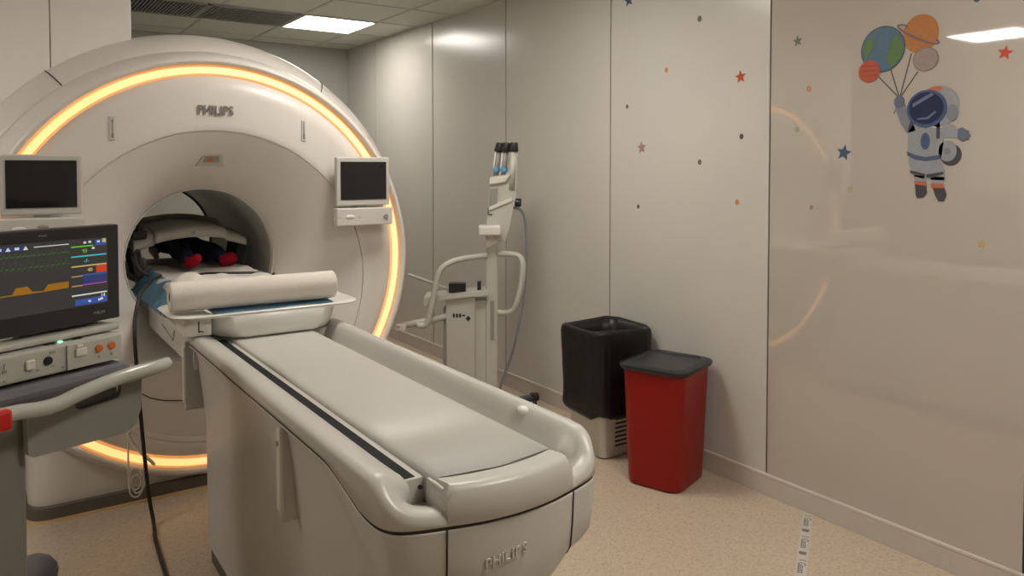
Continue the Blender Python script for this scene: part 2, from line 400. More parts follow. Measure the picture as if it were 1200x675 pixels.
# lower front seam and docking latch
MB().tube([(.585, 3.897, .495), (.62, 3.8965, .470), (.68, 3.8965, .447), (.78, 3.8965, .430), (.93, 3.8965, .425), (1.1, 3.8965, .43)], .0025, 6).build('panel_joint', M['seam'], sc)

# ================================================================== PATIENT TABLE
CX = .945
tb = thing('patient_table', (CX, 2.4, 0), 'long white scanner patient table with raised side rails and rounded foot end', 'scanner table')
half = [(.303, 3.15), (.303, 2.7), (.303, 2.2), (.303, 1.85), (.303, 1.65), (.302, 1.55), (.298, 1.485), (.282, 1.43), (.245, 1.396), (.168, 1.369), (.085, 1.349), (0, 1.342)]
hp = crom([(a, b_, 0) for a, b_ in half], 5)
path = [Vector((CX-p.x, p.y)) for p in hp]+[Vector((CX+p.x, p.y)) for p in reversed(hp[:-1])]
NP = len(path)
nrm = []
for i in range(NP):
    t = path[min(i+1, NP-1)]-path[max(i-1, 0)]; t.normalize(); nrm.append(Vector((-t.y, t.x)))   # inward (path runs left-back -> front -> right-back)
if (Vector((CX, 2.4))-path[0]).dot(nrm[0]) < 0: nrm = [-n_ for n_ in nrm]
def zs_(p): return .803+.062*sstep(1.41, 1.74, p.y)
def zt_(p): return .832+.068*sstep(1.365, 1.49, p.y)
# rail shell
rings = []
for i, p in enumerate(path):
    n_ = nrm[i]; zs = zs_(p); zt = zt_(p); left = p.x < CX
    k = sstep(1.40, 1.6, p.y)
    if left: pr = [(.006, zs-.0), (0, zs+.002), (0, zt-.022), (.004, zt-.009), (.013, zt-.002), (.025, zt), (.045, zt-.002), (.065, zt-.008), (.086, zt-.018), (.093, zt-.026), (.095, zt-.05), (.096, .79)]
    else: pr = [(.006, zs-.0), (0, zs+.002), (0, zt-.022), (.003, zt-.009), (.010, zt-.002), (.018, zt), (.030, zt), (.040, zt-.005), (.048, zt-.014), (.062, zt-.04*(.4+.6*k)), (.085, zt-.075*k-.015), (.10, .79)]
    if abs(p.x-CX) < .29 and not left: pass
    rings.append([(p.x+n_.x*d, p.y+n_.y*d, z) for d, z in pr])
MB().loft(rings, cap=False, closed=False).build('side_rails', M['table'], tb)
# seam gasket
rings = []
for i, p in enumerate(path):
    n_ = nrm[i]; zs = zs_(p)
    rings.append([(p.x+n_.x*.003, p.y+n_.y*.003, zs+.004), (p.x+n_.x*.003, p.y+n_.y*.003, zs-.008)])
MB().loft(rings, cap=False, closed=False).build('seam_gasket', M['seam'], tb)
# body: fascia, undercut, pedestal
def ped(p): return Vector((CX+(p.x-CX)*.247/.303, 1.74+(p.y-1.342)*(3.13-1.74)/(3.15-1.342)))
rings = []
for i, p in enumerate(path):
    n_ = nrm[i]; zs = zs_(p)-.005
    if abs(p.x-CX) <= .168: zb = .60+.055*(abs(p.x-CX)/.168)**2
    else: zb = .655+.19*sstep(1.33, 1.82, p.y)
    zb = min(zb, zs-.012)
    q = ped(p); lip = .012
    d3 = lambda f: (p.x+(q.x-p.x)*f, p.y+(q.y-p.y)*f)
    zu = max(zb-.30, .30)
    R = [(p.x+n_.x*.008, p.y+n_.y*.008, zs), (p.x+n_.x*.001, p.y+n_.y*.001, zs-.002), (p.x+n_.x*.001, p.y+n_.y*.001, zs-.006),
         (p.x+n_.x*.004, p.y+n_.y*.004, (zs+zb)/2), (p.x+n_.x*.010, p.y+n_.y*.010, zb+.01), (p.x+n_.x*.02, p.y+n_.y*.02, zb-.006)]
    for f, g in ((.12, .06), (.3, .2), (.55, .45), (.8, .75), (.94, .92), (1, 1)):
        f2 = max(f, .0); xy = d3(f2); zz = zb-.006-(zb-.006-zu)*g
        R.append((xy[0]+n_.x*.02*(1-f), xy[1]+n_.y*.02*(1-f), zz))
    R.append((q.x, q.y, .07))
    rings.append(R)
MB().loft(rings, cap=False, closed=False).build('body_cover', M['tabled'], tb)
# dark plinth under the pedestal
pl = [ped(p) for p in path]
MB().prism([(CX+(p.x-CX)*.96, 2.43+(p.y-2.43)*.985) for p in pl], lambda a, b_: (a, b_, .0005), lambda a, b_: (a, b_, .071)).build('plinth', M['kick'], tb)
# end closure toward the scanner and bridge into the bore
MB().box((CX-.245, 3.10, .07), (CX+.245, 3.13, .80)).box((CX-.29, 3.13, .78), (CX+.29, 3.15, .87)).build('end_panel', M['tabled'], tb)
MB().box((CX-.285, 3.15, .755), (CX+.285, 4.16, .872), .01, 2).build('bridge', M['table'], tb)
# deck below board (trough floor)
dk = [(p.x+nrm[i].x*.05, p.y+nrm[i].y*.05) for i, p in enumerate(path)]
MB().prism(dk, lambda a, b_: (a, b_, .785), lambda a, b_: (a, b_, .812)).build('trough_floor', M['table'], tb)
MB().box((.70, 1.49, .80), (.7855, 3.14, .868)).build('guide_channel', M['table'], tb)
MB().box((.741, 1.50, .862), (.769, 3.13, .8695)).build('guide_slot', M['ventdark'], tb)
# board (cradle)
BX0, BX1 = .788, 1.108
pr = [(BX0, .812), (BX0-.004, .86), (BX0, .874), (BX0+.008, .879), (BX0+.03, .880), (CX, .8795), (BX1-.03, .880), (BX1-.008, .879), (BX1, .874), (BX1+.004, .86), (BX1, .812)]
def yfr(x): return 1.345+.03*((x-CX)/.165)**2
rings = []
for k in range(9):
    f = k/8
    rings.append([(x, (yfr(x)+.075)*(1-f)+5.4*f, z) for x, z in pr])
MB().loft(rings, cap=True).build('patient_board', M['board'], tb)
# foot end cap
rings = []
xs = [CX-.166+.332*k/24 for k in range(25)]
for x in xs:
    e_ = min(1, (0.166-abs(x-CX))/.012); e_ = math.sqrt(max(0, 1-(1-e_)**2))
    y = yfr(x)-.008; zt = .862+.022*e_
    rings.append([(x, y+.004, .804), (x, y, .81), (x, y+.003, .85), (x, y+.007, zt-.010), (x, y+.017, zt-.002), (x, y+.032, zt), (x, y+.052, zt-.003), (x, y+.079, zt-.005), (x, y+.081, .82)])
cp = MB().loft(rings, cap=True, smooth=True).build('foot_cap', M['table'], tb); autosmooth(cp, 50)
MB().box((CX-.164, 1.40, .80), (CX-.150, 1.47, .874), .003).box((.790, 1.40, .80), (.80, 1.50, .876), .002).build('cap_side', M['table'], tb)
# vertical fascia seams
for sx_ in (-1, 1):
    best = min(range(NP), key=lambda i: (path[i]-Vector((CX+sx_*.168, 1.369))).length)
    R = rings_ = None
    p = path[best]; n_ = nrm[best]; zs = zs_(p)-.005
    pts = [(p.x, p.y, zs), (p.x+n_.x*.0032, p.y+n_.y*.0032, (zs+.655)/2), (p.x+n_.x*.009, p.y+n_.y*.009, .667), (p.x+n_.x*.02, p.y+n_.y*.02, .648)]
    MB().tube(pts, .0022, 6).build('fascia_joint', M['seam'], tb)
MB().tube([(.6985, 1.80, .07), (.6985, 1.80, .52)], .002, 6).build('fascia_joint', M['seam'], tb)
# cap screws
MB().cyl((.776, 1.489, .848), (.7755, 1.484, .848), .005, n=10).build('cap_screw', M['dark'], tb)
# side plates hanging from the left rail
for x0, y0, z0, z1 in ((.648, 2.05, .582, .862), (.628, 3.165, .60, .872)):
    pl_ = MB().box((x0, y0, z0), (.705, y0+.022, z1), .004).build('side_plate', M['table'], tb)
    MB().box((x0-.006, y0-.004, z0+.03), (x0+.006, y0+.026, z1-.02), .005).build('plate_edge', M['injl'], pl_)
    if y0 < 2.5: MB().cyl((x0-.004, y0+.011, .80), (x0-.009, y0+.011, .80), .008, n=12).build('plate_screw', M['grey'], pl_)
# knob on right rail
MB().ball((1.206, 1.70, .884), .026, 14, (.7, 1.1, .5)).build('rail_knob', M['tray'], tb)
# embossed lettering on the fascia
front = sorted([(p.x, p.y) for p in path if abs(p.x-CX) < .2])
def fy_(x):
    for (xa, ya), (xb, yb) in zip(front[:-1], front[1:]):
        if xa <= x <= xb: return ya+(yb-ya)*(x-xa)/max(1e-6, xb-xa)
    return front[0][1]
em_ = None
for k, chr_ in enumerate('PHILIPS'):
    x = .866+(0, .0195, .0345, .0455, .0595, .0725, .0905)[k]
    sl_ = (fy_(x+.008)-fy_(x-.008))/.016
    t_ = text('embossed_lettering', chr_, .030, basis((1, sl_, 0), (0, 0, 1), (x, fy_(x)+.0022, .708+.012*(x-.866)/.09)), M['tabled'], tb, bold=.02, depth=.0022)
    if em_ is None: em_ = t_
    else:
        bm = bmesh.new(); bm.from_mesh(em_.data); bm.from_mesh(t_.data); bm.to_mesh(em_.data); bm.free(); bpy.data.objects.remove(t_)
# latch mark on bridge side
MB().tube([(.6585, 3.80, .83), (.6585, 3.55, .80), (.6585, 3.52, .85)], .003, 6).build('latch_outline', M['grey'], tb)

# ================================================================== on the table: mattress, sheet, pads, coil, child
MB().box((.70, 3.45, .881), (1.19, 5.35, .965), .02, 3).build('mattress', M['sheet'], None, (.945, 4.4, .88))
tag(bpy.data.objects['mattress'], 'flat pale mattress pad on the table inside the scanner bore, under the white sheet', 'mattress')
# sheet: draped grid
def grid(nx, ny, f):
    vs = [f(i/(nx-1), j/(ny-1)) for j in range(ny) for i in range(nx)]
    fs = [(j*nx+i, j*nx+i+1, (j+1)*nx+i+1, (j+1)*nx+i) for j in range(ny-1) for i in range(nx-1)]
    return MB().add(vs, fs, True)
from mathutils import noise as NZ
def sheetf(u, v):
    x = .665+.56*u; y = 3.40+1.55*v
    z = .975+.018*NZ.noise(Vector((x*6, y*5, 1)))+.010*NZ.noise(Vector((x*17, y*13, 5)))
    z += .070*math.exp(-((x-.80)/.085)**2-((y-3.86)/.16)**2)
    z += .018*math.exp(-((x-1.0)/.2)**2-((y-4.1)/.14)**2)
    z += .028*math.exp(-((x-.98)/.10)**2-((y-3.98)/.10)**2)
    z += .028*sstep(.6, 1, u)
    e_ = min(u, 1-u)*.56
    z -= .06*(1-sstep(0, .05, e_))
    if v < .08: z -= .05*(1-v/.08)
    return (x, y, z)
o = grid(46, 70, sheetf).build('bed_sheet', M['sheet'], None, (.945, 4.2, .97))
sd = o.modifiers.new('thick', 'SOLIDIFY'); sd.thickness = .005; sd.offset = 1
tag(o, 'crumpled white sheet over the mattress between paper roll and grey coil', 'sheet')
def padf(u, v):
    x = .640+.095*u; y = 3.72+.80*v
    z = .992-.105*(1-u)**1.6+.012*NZ.noise(Vector((x*20, y*9, 3)))
    return (x, y, z)
o = grid(12, 26, padf).build('absorbent_pad', M['blue'], None, (.68, 3.8, .9))
sd = o.modifiers.new('thick', 'SOLIDIFY'); sd.thickness = .005; sd.offset = 1
tag(o, 'blue absorbent pad hanging over the left table edge at the bore opening', 'pad', 'blue absorbent pads')
# receive coil: shallow arch
rc = thing('receive_coil', (.92, 4.62, 1.16), 'grey arched receive coil spanning the bore over the child', 'receive coil')
def arch(x): return 1.172-.060*((x-.935)/.3)**2
def coilrings(x0, x1, y0, y1, dz0, dz1, th, n=22, tilt=.06):
    rr = []
    for k in range(n):
        x = x0+(x1-x0)*k/(n-1); z = arch(x)
        rr.append([(x, y0, z+dz0), (x, y0-.006, z+dz0+th*.5), (x, y0+.006, z+dz0+th), (x, y0+.05, z+dz0+th+.012), (x, y1-.03, z+dz1+th+.014), (x, y1, z+dz1+th), (x, y1, z+dz1), (x, (y0+y1)/2, z+(dz0+dz1)/2)])
    return rr
MB().loft(coilrings(.735, 1.10, 4.40, 4.78, 0, .02, .046), cap=True).build('centre_shell', M['coil'], rc)
MB().loft(coilrings(.635, .737, 4.43, 4.76, -.012, .008, .055), cap=True).build('side_shell', M['coil'], rc)
MB().loft(coilrings(1.098, 1.215, 4.43, 4.76, -.012, .008, .040), cap=True).build('side_shell', M['coil'], rc)
MB().loft(coilrings(.66, 1.17, 4.785, 5.0, .022, .03, .055), cap=True).build('rear_shell', M['coil'], rc)
MB().box((.915, 4.3905, 1.186), (.935, 4.396, 1.204), .002).build('coil_label', M['grey'], rc)
lg = MB().prism([(.622, 1.11), (.675, 1.12), (.70, .97), (.655, .966)], lambda a, b_: (a, 4.5, b_), lambda a, b_: (a, 4.72, b_))
lg.build('side_cushion', M['coild'], rc); lg = MB()
lg.prism([(1.238, 1.11), (1.185, 1.115), (1.165, .985), (1.205, .975)], lambda a, b_: (a, 4.5, b_), lambda a, b_: (a, 4.72, b_))
lg.build('side_cushion', M['coild'], rc)
MB().ball((.668, 4.44, 1.235), .035, 12, (.55, .8, 1.15)).box((.63, 4.42, 1.17), (.70, 4.5, 1.215), .01).build('strap_buckle', M['coild'], rc)
MB().ball((.655, 4.30, 1.055), .035, 12, (.7, .8, 1)).build('connector', M['coild'], rc)
MB().tube(crom([(.66, 4.44, 1.11), (.625, 4.34, 1.09), (.64, 4.27, 1.03), (.68, 4.27, 1.00)]), .011, 8).build('coil_lead', M['coild'], rc)

# child lying on the table
ch = thing('person', (1.02, 4.9, .985), 'child lying in the scanner bore under the coil, navy trousers and red socks', 'person')
def skin(name, verts, edges, radii, parent, material, sub=2):
    me = bpy.data.meshes.new(name); o0 = Vector(parent['_o'])
    me.from_pydata([tuple(Vector(v)-o0) for v in verts], edges, [])
    o = bpy.data.objects.new(name, me); COL.objects.link(o); o.parent = parent; o['_o'] = parent['_o']
    o.modifiers.new('s', 'SKIN'); s_ = o.modifiers.new('u', 'SUBSURF'); s_.levels = sub; s_.render_levels = sub
    for sv, rr in zip(me.skin_vertices[0].data, radii): sv.radius = (rr, rr) if not isinstance(rr, tuple) else rr
    me.skin_vertices[0].data[0].use_root = True
    dg = bpy.context.evaluated_depsgraph_get(); m2 = bpy.data.meshes.new_from_object(o.evaluated_get(dg))
    o.modifiers.clear(); o.data = m2; m2.materials.clear(); m2.materials.append(material)
    for p in m2.polygons: p.use_smooth = True; p.material_index = 0
    return o
J = dict(pel=(1.01, 5.0, 1.055), hL=(.955, 4.97, 1.05), hR=(1.065, 4.97, 1.05), kL=(.935, 4.70, 1.065), kR=(1.10, 4.71, 1.06), aL=(.915, 4.46, 1.03), aR=(1.108, 4.475, 1.03),
         tL=(.945, 4.40, 1.062), tR=(1.135, 4.41, 1.05), ch=(1.0, 5.2, 1.07), sh=(.99, 5.31, 1.07), nk=(.985, 5.37, 1.075), hd=(.98, 5.46, 1.085),
         sL=(.90, 5.30, 1.06), sR=(1.08, 5.30, 1.06), eL=(.85, 5.15, 1.03), eR=(1.135, 5.15, 1.03), wL=(.835, 4.98, 1.02), wR=(1.15, 4.98, 1.02), mL=(.83, 4.92, 1.018), mR=(1.155, 4.92, 1.018))
kk = list(J); ix = {k: i for i, k in enumerate(kk)}
E_ = [('pel', 'hL'), ('pel', 'hR'), ('hL', 'kL'), ('hR', 'kR'), ('kL', 'aL'), ('kR', 'aR'), ('aL', 'tL'), ('aR', 'tR'), ('pel', 'ch'), ('ch', 'sh'), ('sh', 'nk'), ('nk', 'hd'), ('sh', 'sL'), ('sh', 'sR'), ('sL', 'eL'), ('sR', 'eR'), ('eL', 'wL'), ('eR', 'wR'), ('wL', 'mL'), ('wR', 'mR')]
rad = dict(pel=.07, hL=.058, hR=.058, kL=.040, kR=.040, aL=.025, aR=.025, tL=.02, tR=.02, ch=.07, sh=.05, nk=.03, hd=.07, sL=.036, sR=.036, eL=.025, eR=.025, wL=.017, wR=.017, mL=.018, mR=.018)
skin('body', [J[k] for k in kk], [(ix[a], ix[b_]) for a, b_ in E_], [rad[k] for k in kk], ch, M['skin'])
ck = ['pel', 'hL', 'hR', 'kL', 'kR', 'aL', 'aR', 'ch', 'sh', 'sL', 'sR', 'eL', 'eR']; ci = {k: i for i, k in enumerate(ck)}
skin('clothing', [J[k] for k in ck], [(ci[a], ci[b_]) for a, b_ in E_ if a in ci and b_ in ci], [rad[k]+.009 for k in ck], ch, M['navy'])
skin('sock', [(.920, 4.49, 1.03), (.910, 4.445, 1.022), (.925, 4.41, 1.035), (.952, 4.375, 1.072)], [(0, 1), (1, 2), (2, 3)], [.03, .036, .033, .024], ch, M['redcloth'])
skin('sock', [(1.105, 4.50, 1.03), (1.100, 4.455, 1.022), (1.120, 4.42, 1.040), (1.150, 4.395, 1.056)], [(0, 1), (1, 2), (2, 3)], [.03, .04, .040, .034], ch, M['redcloth'])
MB().ball((.98, 5.475, 1.083), .078, 20, (.95, 1.0, .95)).build('hair', M['hair'], ch)
fc = MB().ball((.98, 5.445, 1.155), .012, 10, (.8, 1.5, 1)).ball((.958, 5.462, 1.146), .008, 8).ball((1.002, 5.462, 1.146), .008, 8).ball((.98, 5.415, 1.146), .016, 10, (1, .35, .4))
fc.build('face', M['skin'], ch)

# tray on the table with pad, paper roll
tr = thing('plastic_tray', (.94, 3.23, .885), 'white shallow plastic tray with wide flange lying across the table', 'tray')
def rr(cx, cy, hx, hy, r, z, n=8, bulge=0):
    out = []
    for q, (sx_, sy_) in enumerate(((1, 1), (-1, 1), (-1, -1), (1, -1))):
        for k in range(n+1):
            a = q*PI/2+PI/2*k/n
            x = cx+sx_*(hx-r)+r*math.cos(a); y = cy+sy_*(hy-r)+r*math.sin(a)
            if sy_ < 0: y -= bulge*(1-((x-cx)/hx)**2)
            out.append((x, y, z))
    return out
TXc, TY = .940, 3.23
R = [rr(TXc+.025, TY, .20, .115, .08, .882, bulge=.05), rr(TXc+.025, TY, .225, .140, .10, .8835, bulge=.055), rr(TXc+.025, TY, .242, .152, .10, .892, bulge=.06), rr(TXc+.025, TY, .252, .157, .09, .92, bulge=.06), rr(TXc+.025, TY, .262, .158, .08, .972, bulge=.055),
     rr(TXc, TY, .374, .167, .07, .976, bulge=.045), rr(TXc, TY, .378, .170, .07, .981, bulge=.045), rr(TXc, TY, .373, .166, .07, .986, bulge=.045), rr(TXc+.025, TY, .256, .15, .08, .980, bulge=.04), rr(TXc+.025, TY, .245, .14, .09, .94, bulge=.04), rr(TXc+.025, TY, .21, .115, .09, .892, bulge=.03)]
autosmooth(MB().loft(R, cap=True).build('basin', M['tray'], tr), 60)
bk = MB().box((.615, 3.085, .902), (.712, 3.26, .974), .006).build('support_block', M['injl'], tr)
MB().box((.662, 3.082, .918), (.666, 3.0855, .960)).box((.662, 3.082, .918), (.680, 3.0855, .922)).build('support_mark', M['dark'], bk)
def pad2(u, v):
    x = .72+.48*u; y = 3.085+.22*v
    return (x, y, .9865+.003*NZ.noise(Vector((x*14, y*20, 9)))+.003*(1-abs(2*v-1)))
o = grid(30, 16, pad2).build('absorbent_pad', M['blue'], None, (.95, 3.2, .99))
sd = o.modifiers.new('thick', 'SOLIDIFY'); sd.thickness = .005; sd.offset = 1
tag(o, 'blue absorbent pad in the white tray beneath the paper roll', 'pad', 'blue absorbent pads')
# paper roll (hollow core)
pr_ = thing('paper_roll', (.9, 3.14, .99), 'thick roll of white couch paper lying across the white tray', 'paper roll')
RA = Vector((.574, 3.150, 1.051)); RB = Vector((1.217, 3.125, 1.052)); d = (RB-RA).normalized()
def rcirc(c, r, n=40):
    a = Vector((0, 0, 1)); b2 = d.cross(a).normalized(); a = b2.cross(d)
    return [c+(a*math.cos(2*PI*k/n)+b2*math.sin(2*PI*k/n))*r for k in range(n)]
R = [rcirc(RA+d*.10, .0195), rcirc(RA, .0195), rcirc(RA-d*.002, .024), rcirc(RA-d*.002, .053), rcirc(RA+d*.003, .0575), rcirc(RB-d*.003, .0575), rcirc(RB+d*.002, .053), rcirc(RB+d*.002, .024), rcirc(RB, .0195), rcirc(RB-d*.1, .0195)]
autosmooth(MB().loft(R, cap=False).build('paper', M['paper'], pr_), 40)
R = [rcirc(RA-d*.001, .0192), rcirc(RB+d*.001, .0192), rcirc(RB+d*.001, .0165), rcirc(RA-d*.001, .0165)]; R.append(R[0])
MB().loft(R, cap=False, smooth=False).build('cardboard_core', M['card'], pr_)

# cables
def on_sheet(x, y): return (x, y, sheetf((x-.665)/.56, (y-3.40)/1.55)[2]+.013)
cpts = crom([(.86, 4.10, 0), (.90, 4.03, 0), (.968, 3.975, 0), (1.06, 3.96, 0), (1.135, 3.968, 0), (1.205, 3.985, 0)], 8)
cpts = [Vector(on_sheet(p.x, p.y)) for p in cpts]
for _ in range(60):
    zz = [p.z for p in cpts]
    for i in range(1, len(cpts)-1): cpts[i].z = max(cpts[i].z*0+(zz[i-1]+zz[i]+zz[i+1])/3, on_sheet(cpts[i].x, cpts[i].y)[2]-.010)
cpts = cpts+[Vector((1.235, 4.0, .995)), Vector((1.25, 4.05, .95)), Vector((1.252, 4.10, .90))]
o = MB().tube(cpts, .006, 8).build('cable', M['cable'], None, (1.1, 4.0, 1.0))
tag(o, 'black cable lying across the white sheet behind the paper roll', 'cable', 'black cables')
cp_ = [(.70, 4.06, 1.02), (.655, 3.99, 1.012), (.613, 3.9, .997), (.572, 3.79, .985), (.546, 3.70, .962), (.524, 3.645, .89), (.516, 3.60, .806), (.523, 3.60, .658), (.537, 3.60, .434), (.554, 3.60, .207), (.566, 3.60, .09), (.572, 3.57, .03), (.566, 3.50, .010), (.557, 3.435, .009), (.545, 3.25, .009), (.537, 3.08, .009), (.525, 2.8, .009), (.50, 2.6, .009)]
o = MB().tube(crom(cp_, 8), .0082, 10).build('cable', M['cable'], None, (.53, 3.3, .01))
tag(o, 'black cable hanging from the bore down the scanner front to the floor', 'cable', 'black cables')
# clear tubing loops on the scanner front
def P_(px, py): return (.515+(px-150)*.00365, 3.835, .352-(py-505)*.00362)
tub = [P_(*q) for q in ((160, 528), (164, 514), (163, 505), (157, 502), (152, 508), (150, 525), (150, 560), (151, 582), (155, 590), (161, 590), (165, 582), (165, 566), (161, 557), (155, 554), (152, 560), (152, 572), (156, 581), (162, 579), (164, 570), (160, 563), (154, 565), (153, 575), (158, 586), (167, 580), (170, 560), (168, 545), (166, 538))]
o = MB().tube(crom(tub, 8), .0042, 7).build('oxygen_tubing', M['tubing'], None, (.53, 3.835, .01))
MB().tube(crom([P_(149, 504), P_(153, 518), P_(160, 529), P_(168, 540), P_(175, 548), P_(180, 555)], 5), .0075, 8, rs=[.004]+[.0075]*24+[.004]).build('tubing_tip', M['injl'], o)
tag(o, 'coiled clear thin tubing hanging in front of the lower amber ring', 'tubing')

# ================================================================== PATIENT MONITOR CART
A62 = math.radians(62)
U = Vector((math.sin(A62), math.cos(A62), 0)); N = Vector((math.cos(A62), -math.sin(A62), 0)); Q0 = Vector((.3463, 2.7224, 0))
ct = thing('monitor_cart', (Q0+U*-.35+N*-.1).to_tuple(), 'patient monitor cart at left with lit vital-signs screen and curved push handle', 'monitor cart')
def W(u, n, z): return tuple(Q0+U*u+N*n+Vector((0, 0, z)))
class CB(MB):     # builder in cart coordinates (u, n toward the viewer, z)
    def build(s, *a, **k):
        s.v = [W(*v) for v in s.v]; return MB.build(s, *a, **k)
mon = CB().box((-.505, -.045, 1.071), (.002, 0, 1.369), .004).build('monitor', M['dark'], ct)
CB().box((-.42, -.075, 1.09), (-.08, -.045, 1.33), .01).build('monitor_back', M['cartd'], mon)
def em(name, c, s_=.34): return mat(name, tuple(x*.2 for x in c), .3, .3, noise=.02, nscale=30, emit=c, estr=s_)
E = dict(bg=em('screen_background', (.030, .028, .024), .40), green=em('screen_green', (.12, .42, .04)), cyan=em('screen_cyan', (.05, .42, .46)), yellow=em('screen_yellow', (.45, .36, .12)), red=em('screen_red', (.50, .045, .02)),
         blue=em('screen_blue', (.035, .075, .30)), tan=em('screen_tan', (.30, .20, .13)), mag=em('screen_magenta', (.26, .06, .30)), white=em('screen_white', (.55, .58, .55)), amber=em('screen_amber', (.27, .115, .008)), dgreen=em('screen_dark_green', (.05, .15, .03)), navy=em('screen_navy', (.03, .04, .12)))
scr = CB().box((-.49, -.001, 1.126), (-.038, .0008, 1.332)).build('screen', E['bg'], mon)
def sq(name, e, u0, u1, z0, z1, lift=.0008):
    return CB().box((u0, .0005, z0), (u1, .0008+lift, z1)).build(name, E[e], scr)
sq('green_bar', 'green', -.155, -.085, 1.307, 1.311); sq('cyan_bar', 'cyan', -.155, -.042, 1.277, 1.281); sq('yellow_bar', 'yellow', -.155, -.042, 1.247, 1.251)
sq('red_box', 'red', -.076, -.042, 1.224, 1.247); sq('blue_box', 'navy', -.119, -.042, 1.195, 1.221); sq('blue_bar', 'blue', -.119, -.042, 1.218, 1.223, .0012)
sq('tan_bar', 'tan', -.155, -.12, 1.217, 1.221); sq('tan_bar', 'tan', -.155, -.12, 1.188, 1.192); sq('magenta_bar', 'mag', -.119, -.042, 1.189, 1.193)
sq('white_bar', 'white', -.155, -.042, 1.159, 1.163); sq('blue_bar', 'blue', -.145, -.042, 1.130, 1.148); sq('white_bar', 'white', -.265, -.162, 1.3185, 1.321)
sq('icon_strip', 'navy', -.40, -.292, 1.312, 1.326); sq('icon_strip', 'blue', -.078, -.042, 1.308, 1.326); sq('yellow_icon', 'yellow', -.055, -.043, 1.316, 1.328, .0012)
for k in range(5):
    ic = CB()
    u = -.385+.024*k; ic.prism([(u-.007, 1.314), (u+.007, 1.314), (u+.002, 1.322), (u, 1.325), (u-.002, 1.322)] if k % 2 == 0 else [(u-.006, 1.316), (u+.006, 1.316), (u+.006, 1.323), (u-.006, 1.323)], lambda a, b_: (a, .001, b_), lambda a, b_: (a, .0024, b_)); ic.build('screen_icon', E['white'], scr)
for u, z in ((-.112, 1.32), (-.096, 1.321), (-.068, 1.32), (-.085, 1.301), (-.10, 1.139), (-.068, 1.139), (-.06, 1.141)):
    CB().box((u-.004, .001, z-.003), (u+.004, .0024, z+.003)).build('screen_icon', E['white'], scr)
wv = CB()
def wave(z0, amp, n, seed, th=.0011):
    pts = []
    for k in range(n+1):
        u = -.485+.325*k/n; ph = (k % 6)
        z = z0+amp*(0, .15, 1, -.35, .05, .0)[ph]*(1 if (k//6+seed) % 2 else .75); pts.append((u, z))
    for (a, b_), (c, d_) in zip(pts[:-1], pts[1:]):
        wv.add([(a, .0016, b_-th), (c, .0016, d_-th), (c, .0016, d_+th), (a, .0016, b_+th)], [(0, 1, 2, 3)])
wave(1.296, .010, 132, 0); wave(1.262, .024, 120, 1)
wv.build('green_traces', E['dgreen'], scr, recalc=False)
am = CB().prism([(-.49, 1.189), (-.328, 1.1905), (-.318, 1.208), (-.286, 1.209), (-.272, 1.192), (-.240, 1.190), (-.226, 1.207), (-.165, 1.208), (-.165, 1.189), (-.226, 1.187), (-.328, 1.187), (-.49, 1.187)], lambda a, b_: (a, .0012, b_), lambda a, b_: (a, .002, b_))
am.build('amber_trace', E['amber'], scr)
def ctext(name, s_, size, u, z, m_, par, nn=.0022, dirz=None, bold=.01):
    return text(name, s_, size, basis(U, (0, 0, 1), W(u, nn, z)), m_, par, bold=bold, depth=.0003)
ctext('green_reading', '93', .016, -.113, 1.294, E['green'], scr); ctext('cyan_reading', '-?-', .016, -.108, 1.264, E['cyan'], scr)
ctext('yellow_reading', '40', .016, -.097, 1.235, E['yellow'], scr); ctext('white_reading', '14', .015, -.056, 1.151, E['white'], scr)
ctext('monitor_lettering', 'PHILIPS', .012, -.068, 1.098, M['grey'], mon, .001)
ctext('monitor_lettering', 'PHILIPS', .008, -.24, 1.350, M['grey'], mon, .001)
# shelf arm and module block
CB().box((-.47, -.16, 1.040), (-.02, .03, 1.058), .006).prism([(-.30, 1.04), (-.05, 1.04), (-.03, 1.075), (-.02, 1.088), (-.30, 1.075)], lambda a, b_: (a, -.10, b_), lambda a, b_: (a, -.05, b_)).build('monitor_shelf', M['module'], ct)
md = CB().box((-.50, -.16, .955), (-.035, .06, 1.036), .007, 2)
md.build('module_rack', M['module'], ct); md = ct.children[-1]
CB().box((-.257, .02, 1.0362), (-.228, .035, 1.0375)).build('module_vent', M['dark'], md); CB().box((-.175, .02, 1.0362), (-.146, .035, 1.0375)).build('module_vent', M['dark'], md)
CB().box((-.216, .022, 1.0362), (-.204, .032, 1.039), .001).build('status_light', em('status_green', (.25, .9, .5), .9), md)
f_ = CB().box((-.212, .0595, .957), (-.040, .064, 1.03), .001).build('module_plate', M['inj'], md)
CB().box((-.214, .0595, .957), (-.2115, .0645, 1.03)).build('plate_gap', M['grey'], md)
for u in (-.115, -.074):
    CB().cyl((u, .0642, 1.003), (u, .070, 1.003), .012, n=18, bev=.002).build('orange_socket', M['orange'], md)
    CB().cyl((u, .0642, .977), (u, .0655, .977), .004, n=8).build('socket_mark', M['grey'], md)
CB().cyl((-.268, .0605, .998), (-.268, .066, .998), .012, n=18).cyl((-.268, .066, .998), (-.268, .069, .998), .008, n=14).build('black_socket', M['dark'], md)
CB().box((-.332, .0605, .984), (-.306, .070, 1.012), .006, 3).build('pale_socket', M['injl'], md)
b2 = CB().box((-.392, .0605, .99), (-.380, .062, .998)).box((-.387, .0605, 1.0), (-.385, .062, 1.016)).box((-.39, .0605, .966), (-.382, .062, .970)).box((-.262, .0605, 1.016), (-.246, .062, 1.023)).box((-.30, .0605, .975), (-.292, .062, .979)).box((-.258, .0605, .978), (-.25, .062, .982)).box((-.228, .0605, .968), (-.222, .062, .972))
b2.build('panel_marks', M['grey'], md)
